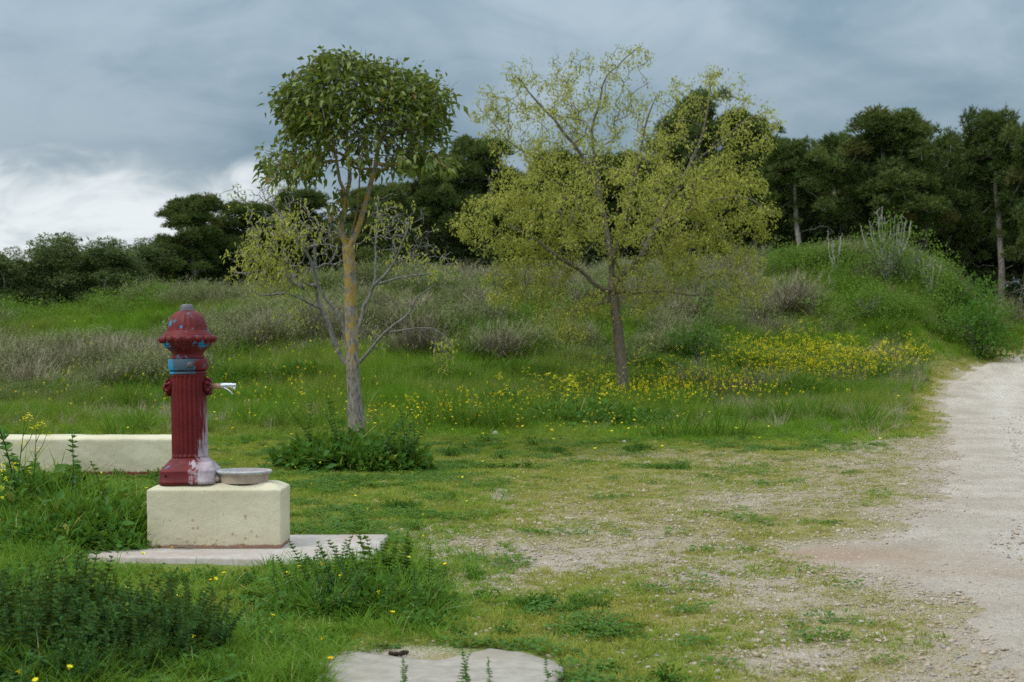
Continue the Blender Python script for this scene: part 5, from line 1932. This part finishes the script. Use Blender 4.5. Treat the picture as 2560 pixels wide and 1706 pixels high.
x, y, z = place(886, 1172)
clump('weed_clump', 'dark leafy weed clump around the foot of the lichen trunk', 'weeds', x, y + .1,
      mixed([('rosette', 60), ('broad', 70), ('grass', 60), ('mint', 16)], .84, .55, 2.0) +
      [('mint', -.5, .1, 1.25, .75), ('mint', -.3, .2, 1.2, .5), ('mint', .35, .2, 1.2, .55), ('mint', .55, .1, 1.1, .7), ('mint', .2, .2, 1.3, .3), ('mustard', -.05, -.2, .5, .2)])
x, y, z = place(905, 1530)
clump('weed_clump', 'tall weed clump in front of the slab\'s right end', 'weeds', x, y + .1,
      mixed([('rosette', 34), ('broad', 70), ('grass', 80), ('mint', 40)], .50, .46, .98) + [('mint', -.2, .36, .85, -.1), ('mint', .1, .36, .85, .1), ('mint', .36, .2, .85, .2)])
x, y, z = place(190, 1640)
clump('mint_stand', 'dense dark stand of mint-like stems in the front left corner', 'weeds', x, y,
      mixed([('mint', 300), ('broad', 130), ('grass', 50)], .74, .60, .95, .35), leaf='mint')
x, y, z = place(40, 1700)
clump('mint_stand', 'sparse mint-like stems in grass at the bottom left edge', 'weeds', x, y, mixed([('mint', 90), ('grass', 50), ('broad', 60), ('rosette', 20)], .7, .4, .8, .3), leaf='mint')
x, y, z = place(225, 1375)
clump('weed_clump', 'rank grass and broad weeds left of the cream block', 'weeds', x, y + .3, mixed([('grass', 110), ('rosette', 130), ('broad', 170), ('mint', 3)], .75, .75, 1.6))
x, y, z = place(30, 1330)
clump('weed_clump', 'thick weeds at the left edge in front of the low wall', 'weeds', x, y + .3, mixed([('grass', 100), ('rosette', 190), ('broad', 230), ('mint', 2)], .85, 1.0, 2.0))
x, y, z = place(316, 1350)
clump('weed_clump', 'low broad leaved weeds touching the left side of the block', 'weeds', x, y + .25, mixed([('broad', 40), ('rosette', 24), ('grass', 20)], .22, .4, .75))
x, y, z = place(395, 1190)
clump('weed_clump', 'small leafy weeds at the foot of the wall behind the column', 'weeds', x, y, mixed([('broad', 20), ('rosette', 18)], .38, .12, .75))
x, y, z = place(180, 1185)
clump('weed_clump', 'small leafy weeds at the foot of the wall near its middle', 'weeds', x, y, mixed([('broad', 14), ('rosette', 12)], .22, .1, .85))
x, y, z = place(1470, 1062)
clump('weed_clump', 'broad patch of weeds before the trunk of the yellow green tree', 'weeds', x, y + .3, mixed([('rosette', 100), ('broad', 130), ('grass', 90), ('mustard', 16)], 1.6, .9, 1.7))
x, y, z = place(1250, 1035)
clump('thistle_clump', 'dark thistle-like clump among golden flowers', 'weeds', x, y + .1, mixed([('rosette', 60), ('broad', 40)], .42, .3, 1.9), leaf='mint')
x, y, z = place(2010, 1012)
clump('grass_clump', 'dark green grass hummock beside the yellow flowers by the track', 'grass', x, y + .3, mixed([('grass', 220), ('broad', 60)], .95, .6, 2.1))
for (a_, b_, w_, n_, lab) in [(1290, 955, 1.1, 170, 'lush dark grass clump below the wide grey brown shrub dome'), (1110, 962, .9, 120, 'dark grass clump between the lichen trunk and the wide shrub dome'), (585, 965, .8, 100, 'dark grass clump just beyond the tap'),
                              (330, 985, .9, 120, 'dark grass clump over the wall, left of the column'), (1650, 940, .9, 120, 'dark grass clump close behind the trunk of the yellow green tree'), (120, 1010, .9, 110, 'rough grass clump over the wall near the left edge'),
                              (760, 960, .7, 90, 'dark grass clump left of the lichen trunk above the stump'), (1850, 925, .8, 100, 'lush grass clump at the left end of the yellow flowers')]:
    x, y, z = place(a_, b_)
    clump('grass_clump', lab, 'grass', x, y, mixed([('grass', n_), ('broad', n_ // 4), ('rosette', n_ // 8)], w_, .55, 1.9), 'grass clumps at the foot of the bank')
x, y, z = place(1260, 1172)
clump('seedling', 'lone thin plant with a yellow bud on the mown turf', 'weeds', x, y, [('mustard', 0, 0, .75, .1), ('rosette', .1, .02, .7, 0), ('rosette', -.12, 0, .7, 0), ('rosette', -.3, .0, .6, 0), ('broad', .3, 0, .5, 0)])
for (a_, b_, lab) in [(1370, 1130, 'flat rosette of weed leaves in the turf under the yellow green tree'), (1680, 1172, 'small dark weed patch in the middle of the clearing'), (1600, 1125, 'thin patch of weed leaves right of the seedling'),
                      (990, 1275, 'low leafy patch on the turf right of the block'), (1395, 1520, 'dark green grass patch in the gravel in front'), (1040, 1118, 'low rosettes right of the lichen trunk clump')]:
    x, y, z = place(a_, b_)
    clump('weed_patch', lab, 'weeds', x, y, mixed([('rosette', 9), ('broad', 12), ('grass', 8)], .30, .22, .42))
x, y, z = place(28, 1345)
clump('mustard_plant', 'tall yellow flowered stems at the left edge, rising over the low wall', 'flowering weed', x, y, [('mustard', 0, 0, 1.35, .12), ('mustard', .13, .05, 1.25, .1), ('mustard', -.18, 0, 1.3, .05), ('mustard', .05, -.25, .8, .2)])
for (px_, d_, s_, n_, lab) in [(1175, 7.55, .55, 4, 'blurred weed tips poking up over the concrete pad'), (1425, 7.5, .62, 3, 'blurred weed tip right of the concrete pad'), (1025, 7.6, .42, 2, 'two small upright leaves in front of the concrete pad')]:
    x = fx(px_, d_)
    clump('weed_sprig', lab, 'weeds', x, d_, [('mint', rng.normal() * .05, rng.normal() * .04, s_ * (.8 + .4 * rng.random()), rng.normal() * .15) for _ in range(n_)])

# --- shrubs that stand out from the scrub
SH = {'dry': [g_drybush(400 + k, 420, .8, .75, 6) for k in range(3)], 'grey': [g_drybush(405 + k, 260, .75, .7, 5, 2) for k in range(2)], 'green': [g_leafbush(410 + k, 2200, .9, .85, .06, .030) for k in range(3)],
      'dark': [g_leafbush(420 + k, 2600, .9, .85, .075, .045) for k in range(3)]}
SHM = {k: [g_.mesh('foliage') for g_ in v] for k, v in SH.items()}
for k, mt in (('dry', 'twig'), ('grey', 'grey_leaf'), ('green', 'scrub_leaf'), ('dark', 'weed')):
    for m_ in SHM[k]:
        m_.materials.append(M[mt])
G = Geo()
for k in range(26):
    a_ = k * 2.4
    e = np.array([math.cos(a_) * .3, math.sin(a_) * .3, .55]) * (.6 + .5 * random.random())
    add_tube(G, [(0, 0, -.08), e * .5, e], [.012, .009, .004], 4, .4)
stem_me = G.mesh('stems')
stem_me.materials.append(M['bark_grey'])


def shrub(label, kind, var, px, base, wpx, hpx, group='shrubs on the bank'):
    x, y, z = place(px, base)
    w0, h0 = (1.75, .85) if kind in ('dry', 'grey') else (1.9, 1.0)
    t_ = thing('shrub', label, 'shrub', (x, y, z - .04), group, random.random() * 6.28, (wpx / F * y / w0,) * 2 + (hpx / F * y / h0,))
    obj('stems', stem_me, None, t_)
    obj('foliage', SHM[kind][var], None, t_)


for row in [('wide grey brown shrub dome right of the bare tree', 'dry', 0, 1245, 905, 230, 120), ('grey brown shrub directly behind the bare tree\'s low right bough', 'dry', 1, 1040, 890, 220, 130),
            ('round grey shrub right of the fountain cap', 'dry', 2, 665, 850, 150, 90), ('big grey brown shrub at the left edge above the wall', 'dry', 0, 60, 960, 240, 130), ('grey shrub below the oaks, left of the fountain cap', 'grey', 0, 330, 900, 190, 90),
            ('pale dry shrub on the crest below the rounded pine', 'dry', 1, 470, 760, 170, 80), ('twiggy brown shrub on the crest under the oak stems', 'dry', 2, 230, 775, 150, 60), ('dark green bush on the bank right of the yellow green trunk', 'dark', 0, 1750, 915, 190, 130),
            ('brown twiggy shrub left of the mound', 'dry', 0, 1990, 775, 200, 110), ('dry straw shrub between yellow green tree and mound', 'dry', 1, 1860, 760, 190, 90), ('green bush on the crest left of the mound', 'green', 1, 1935, 690, 80, 80),
            ('tall green broom-like bush crowning the mound', 'green', 2, 2265, 720, 260, 190), ('leafy bush on the near face of the mound', 'green', 0, 2170, 800, 220, 120), ('bushy green growth at the right foot of the mound by the track', 'dark', 1, 2440, 890, 230, 170),
            ('bright leaved bush low on the mound\'s right shoulder', 'dark', 2, 2400, 790, 190, 130), ('grey twiggy shrub under the yellow green tree\'s left boughs', 'grey', 1, 1400, 850, 190, 110),
            ('dry shrub on the crest between the two front trees', 'dry', 2, 1190, 745, 210, 80), ('reddish dry tussock beyond the mound beside the far track', 'dry', 0, 2520, 735, 170, 90)]:
    shrub(*row)


def bare_shrub(label, px, base, d, fan, hpx, n, seed):
    """bleached leafless stems, forking upward"""
    g = np.random.default_rng(seed)
    x = fx(px, d)
    z = h1(x, d)
    zb = min(z, fz(base, d))
    H = fz(base - hpx, d) - z
    W_ = fan / F * d
    sk_ = Skel((0, 0, -.1))
    sk_.fix[0] = .05
    ids = []
    for k in range(n):
        a_ = g.random() * 6.283
        r_ = W_ * (.25 + .75 * g.random())
        q_ = np.array([math.cos(a_) * r_, math.sin(a_) * r_ * .8])
        ids += sk_.path([(*(q_ * .45), H * .35), (*(q_ * .85), H * .62), (*(q_ * 1.0), H * (.8 + .2 * g.random()))], 0, [.022, .017, .013, .007], 3, .015)
    tg_ = []
    P_ = np.array(sk_.P)
    for _ in range(n * 3):
        j = ids[g.integers(len(ids))]
        if P_[j][2] > H * .4:
            tg_.append(P_[j] + np.array([g.normal() * .14, g.normal() * .14, .18 + .18 * g.random()]))
    sk_.grow(np.array(tg_), .1, .01, ids, 0, .4)
    r_ = sk_.radii(.008, .35)
    G_ = Geo()
    sk_.tubes(G_, r_, None, 5)
    o = thing('bare_shrub', label, 'shrub', (x, d, z), 'bare shrubs on the mound')
    obj('stems', G_.mesh('stems', True), M['bark_dead'], o)


bare_shrub('pale leafless shrub with a fan of upright stems on top of the mound', 2220, 690, 51.0, 72, 150, 17, 1)
bare_shrub('pale leafless stems arching at the right side of the mound bush', 2330, 760, 50.5, 45, 120, 7, 2)
bare_shrub('few short bare stems on the crest left of the mound', 2090, 660, 52.0, 30, 70, 5, 3)

# --- flowers in drifts
fv = [(two_mesh(Geo().add(np.array([[-.0012, 0, 0], [.0012, 0, 0], [0, 0, .09]]), [[0, 1, 2]], None, .5), M['weed_grass'], g_flower(500 + k), M['petal_orange' if k == 1 else 'petal'], 'flower')) for k in range(4)]
fv = [(m_, None) for m_ in fv]
drift = [(1040, 1040, 150, 16, .6), (1170, 1030, 120, 14, .7), (1290, 1030, 60, 12, .5), (1760, 990, 150, 26, 1.0), (1640, 1000, 100, 22, .6), (1900, 960, 130, 30, .7), (2080, 930, 150, 30, 1.0), (2200, 915, 120, 26, .9), (1960, 900, 120, 30, .5),
         (800, 1020, 120, 30, .14), (640, 1010, 200, 40, .09), (250, 950, 260, 50, .08), (700, 900, 160, 40, .06), (1000, 1070, 200, 30, .05), (1500, 1060, 200, 30, .10), (2000, 920, 200, 40, 1.0)]
x, y, g = field(60000, 22, 47, .6, -60, 2600, 31)
z_ = land(x, y)
px_ = CX + x / y * F
py_ = HY + (CAM_H - z_) / y * F
dn_ = np.zeros(len(x)) + .005
for a_, b_, c_, e_, f_ in drift:
    dn_ = np.maximum(dn_, f_ * np.exp(-(((px_ - a_) / c_) ** 2 + ((py_ - b_ - 24) / e_) ** 2)))
k_ = (g.random(len(x)) < dn_ * .65 * (.35 + 1.3 * vnoise(x, y, 1.2, 5.0))) & (road_in(x, y) < -.4) & ~blocked(x, y)
x, y = x[k_], y[k_]
n = len(x)
s_ = 1.0 + .8 * g.random(n)
hh = 1.0 + 1.4 * sstep(y, 27, 34) * (.5 + g.random(n))
scatter('yellow_flowers', np.stack([x, y, land(x, y)], 1), np.stack([g.normal(size=n) * .25, g.normal(size=n) * .25, g.random(n) * 6.28], 1), np.stack([s_ * 1.1, s_ * 1.1, hh * 2.4], 1), g.integers(0, 4, n), fv,
        'drifts of small yellow and golden flowers in the meadow', 'flowers')
x, y, g = field(900, 7.2, 22, .6, -60, 1300, 32)
G_m, S_m, R_m = masks(x, y)
k_ = (g.random(len(x)) < G_m * .14) & ~blocked(x, y) & ~on_slab(x, y) & (x < .6)
x, y = x[k_], y[k_]
n = len(x)
s_ = .8 + .5 * g.random(n)
scatter('lawn_flowers', np.stack([x, y, land(x, y)], 1), np.stack([g.normal(size=n) * .3, g.normal(size=n) * .3, g.random(n) * 6.28], 1), np.stack([s_, s_, s_ * (.8 + 1.6 * g.random(n))], 1), g.integers(0, 4, n), fv,
        'single yellow flowers dotted through the near grass', 'flowers')
mv_ = []
for k in range(4):
    A, B, C = LIB['mustard'][k]
    mv_.append((two_mesh(A, M['weed'], B, M['weed'], 'mustard', C, M['petal']), None))
x, y, g = field(9000, 31, 48, .8, 1200, 2450, 33)
z_ = land(x, y)
px_ = CX + x / y * F
py_ = HY + (CAM_H - z_) / y * F
dn_ = np.zeros(len(x))
for a_, b_, c_, e_, f_ in [(1960, 905, 120, 35, 1.0), (2100, 915, 130, 30, 1.0), (2250, 905, 90, 25, .8), (1450, 1010, 110, 30, .45), (2000, 880, 70, 40, .8), (1620, 960, 90, 40, .2)]:
    dn_ = np.maximum(dn_, f_ * np.exp(-(((px_ - a_) / c_) ** 2 + ((py_ - b_ - 38) / e_) ** 2)))
k_ = (g.random(len(x)) < dn_ * .5) & (road_in(x, y) < -.5)
x, y = x[k_], y[k_]
n = len(x)
s_ = .45 + .45 * g.random(n)
scatter('mustard_flowers', np.stack([x, y, land(x, y)], 1), np.stack([g.normal(size=n) * .12, g.normal(size=n) * .12, g.random(n) * 6.28], 1), np.stack([s_ * 1.5, s_ * 1.5, s_ * 1.35], 1), g.integers(0, 4, n), mv_,
        'taller yellow mustard flowers massed at the foot of the mound', 'flowers')

# --- rank grass in the foreground and round the clumps
rv = [(g_tuft(520 + k, 20, .20, .0065, .6, .05, .6, 4).mesh('rank_tuft'), M['weed_grass']) for k in range(5)]
x, y, g = field(30000, 6.8, 19, .6, -80, 1350, 41)
rk = rank(x, y)
k_ = (g.random(len(x)) < rk * .85 + .04 * (x < 0)) & ~blocked(x, y, .02) & ~on_slab(x, y)
x, y, rk = x[k_], y[k_], rk[k_]
lay('rank_grass', rv, x, y, g, .45, 1.1, 'long bright green grass blades in the front left', 'grass', .2, zs=.55 + .7 * rk)
wv2 = [(LIB['rosette'][k].mesh('low_weed'), M['weed']) for k in range(3)] + [(LIB['broad'][k].mesh('low_weed'), M['weed']) for k in range(3)]
x, y, g = field(12000, 6.8, 34, .6, -80, 2000, 42)
rk = rank(x, y)
G_m, S_m, R_m = masks(x, y)
k_ = (g.random(len(x)) < np.maximum(rk * .9, .10 * np.clip(G_m - .45, 0, 1) * (1 - S_m) * (vnoise(x, y, .8, 3.0) > .5))) & (R_m < -.6) & ~blocked(x, y, .04) & ~on_slab(x, y)
lay('low_weeds', wv2, x[k_], y[k_], g, .20, .75, 'low broad leaved weeds scattered through the turf', 'weeds', .1)

# ------------------------------------------------------------------ stones, stumps, clods, stick
STM = []
for k in range(5):
    V, T = lump(600 + k, .5, 2, .55, .3)
    STM.append((V, T))
big = [(1240, 1090, 26, .8, 'stone', 'round whitish stone beside the lone seedling on the turf'), (2360, 1622, 22, .7, 'stone_grey', 'grey stone lying alone on the track near the bottom'), (2119, 1326, 20, .3, 'stone', 'flat white stone at the edge of the bare turning spot'),
       (2258, 1212, 42, .15, 'stone_tan', 'wide flat slab of stone flush with the ground beside the track'), (1424, 1299, 40, .3, 'stone', 'wide flat pale stone in the middle of the clearing'), (1298, 1302, 30, .3, 'stone_tan', 'flat tan stone left of the wide pale stone'),
       (1350, 1312, 18, .7, 'stone', 'rounded pale stone below the two flat stones'), (1577, 1352, 17, .7, 'stone_tan', 'rounded tan stone right of the clearing\'s middle'), (1568, 1340, 13, .7, 'stone_grey', 'small grey stone touching above the rounded tan stone'),
       (1126, 1455, 28, .45, 'stone', 'angular pale stone right of the tall weed clump'), (1206, 1421, 15, .7, 'stone', 'pale stone at the left end of the bare sandy strip'), (1462, 1447, 16, .6, 'stone_tan', 'yellowish stone below the bare sandy strip'),
       (1757, 1440, 28, .5, 'stone_grey', 'largest grey stone in the gravel heap spot'), (1673, 1702, 40, .4, 'stone', 'big pale stone cut by the bottom edge'), (1970, 1448, 14, .7, 'stone_grey', 'bluish pebble alone right of the gravel spot'),
       (960, 1206, 24, .25, 'stone', 'flat pale stone at the right foot of the trunk weeds'), (2522, 1396, 14, .6, 'stone_grey', 'small dark stone on the track near the right edge'), (1627, 1580, 18, .5, 'stone', 'pale flat stone in the near turf'),
       (350, 1238, 24, .7, 'clod', 'dark brown lump on the gravel left of the block')]
for px_, py_, w_, fl_, mt, lab in big:
    x, y, z = place(px_, py_)
    r_ = w_ / F * y
    V, T = STM[rng.integers(5)]
    o = obj('stone', mesh_of('stone', V * np.array([r_, r_ * .85, r_ * fl_ / .55]), [T], None, True), M[mt], None, (x, y, z + r_ * fl_ * .12))
    o.rotation_euler = (0, 0, rng.random() * 6.28)
    tag(o, lab, 'stone', 'stones on the clearing')
smalls = [(1409, 1488, 13), (1439, 1592, 12), (1524, 1654, 19), (1734, 1664, 23), (1053, 1327, 13), (1085, 1398, 10), (1734, 1580, 17), (2096, 1330, 14), (1920, 1578, 13), (2467, 1601, 11), (1071, 1236, 11), (1500, 1235, 12),
          (1610, 1230, 13), (1700, 1280, 14), (1330, 1380, 11), (1240, 1480, 12), (1850, 1330, 13), (1660, 1440, 12), (1590, 1500, 12), (1820, 1600, 14), (1980, 1640, 13), (1380, 1350, 10), (1150, 1370, 11), (1900, 1240, 12), (1780, 1180, 11),
          (1560, 1108, 14), (1410, 1098, 11), (1220, 1330, 11), (2060, 1540, 12), (1480, 1560, 11)]
small_me = []
for k, mt in enumerate(('stone', 'stone', 'stone_tan', 'stone_grey')):
    V, T = lump(640 + k, .5, 2, .55, .3)
    m_ = mesh_of('small_stone', V, [T], None, True)
    m_.materials.append(M[mt])
    small_me.append(m_)
for px_, py_, w_ in smalls:
    x, y, z = place(px_, py_)
    r_ = w_ / F * y
    o = obj('stone', small_me[rng.integers(4)], None, None, (x, y, z + r_ * .1))
    o.scale = (r_, r_ * .9, r_)
    o.rotation_euler = (0, 0, rng.random() * 6.28)
    tag(o, 'small loose stone, one of those scattered over the clearing', 'stone', 'small loose stones')

for (px_, py_, w_, h_, lab, sd) in [(628, 1036, 44, 38, 'splintered grey brown stump right of the tap', 1), (778, 1040, 36, 32, 'splintered stump just left of the lichen trunk', 2)]:
    x, y, z = place(px_, py_)
    g = np.random.default_rng(sd)
    r_, H = w_ / F * y * .42, h_ / F * y
    n = 22
    a_ = np.arange(n) / n * 6.283
    G = Geo()
    wv_ = 1 + .18 * np.sin(a_ * 3 + sd) + g.normal(size=n) * .08
    tp_ = H * (.55 + .5 * g.random(n))
    rings = [np.column_stack([np.cos(a_) * r_ * 1.25 * wv_, np.sin(a_) * r_ * 1.25 * wv_, np.full(n, -.05)]), np.column_stack([np.cos(a_) * r_ * wv_, np.sin(a_) * r_ * wv_, np.full(n, H * .35)]),
             np.column_stack([np.cos(a_) * r_ * wv_ * .95, np.sin(a_) * r_ * wv_ * .95, tp_]), np.column_stack([np.cos(a_) * r_ * wv_ * .6, np.sin(a_) * r_ * wv_ * .6, tp_ * .8]), np.column_stack([np.cos(a_) * r_ * .15, np.sin(a_) * r_ * .15, np.full(n, H * .4)])]
    k = np.arange(n)
    Q = np.concatenate([np.stack([j * n + k, j * n + (k + 1) % n, (j + 1) * n + (k + 1) % n, (j + 1) * n + k], 1) for j in range(4)])
    G.add(np.concatenate(rings), None, Q, .5)
    o = thing('tree_stump', lab, 'stump', (x, y, z))
    obj('wood', G.mesh('wood'), M['dead_wood'], o)
    for j in range(4):
        b = g.random() * 6.283
        G = Geo()
        e = np.array([math.cos(b) * r_ * (1.3 + g.random()), math.sin(b) * r_ * 1.4, H * (.5 + .6 * g.random())])
        add_tube(G, [np.array([math.cos(b) * r_ * .6, math.sin(b) * r_ * .6, H * .15]), e * .7, e], [.03, .02, .004], 5, .5, cap=True)
        obj('splinter', G.mesh('splinter'), M['dead_wood'], o)

for (px_, py_, w_, lab, sd) in [(990, 1642, 34, 'long dark brown dropping on the edge of the concrete pad', 3), (1018, 1638, 22, 'small round dark dropping beside the long one', 4), (958, 1624, 28, 'blackish dropping in the dead grass behind the pad', 5)]:
    x, y, z = place(px_, py_)
    r_ = w_ / F * y
    G = Geo()
    for j in range(3 if sd != 4 else 2):
        V, T = lump(700 + sd * 5 + j, r_ * .30, 2, .8, .35)
        G.add(V + np.array([(j - 1) * r_ * .36, rng.normal() * r_ * .06, r_ * .16]), T, None, .5)
    o = obj('dropping', G.mesh('dropping', True), M['clod'], None, (x, y, z + .004))
    tag(o, lab, 'dropping')
G = Geo()
add_tube(G, [(-.09, 0, .012), (-.03, .004, .016), (.03, -.003, .013), (.10, .004, .008)], [.008, .011, .010, .004], 8, .5, cap=True)
o = obj('stick', G.mesh('stick', True), M['dead_wood'], None, (fx(465, 12.85), 12.845, .001))
tag(o, 'short split stick lying along the foot of the cream block', 'stick')
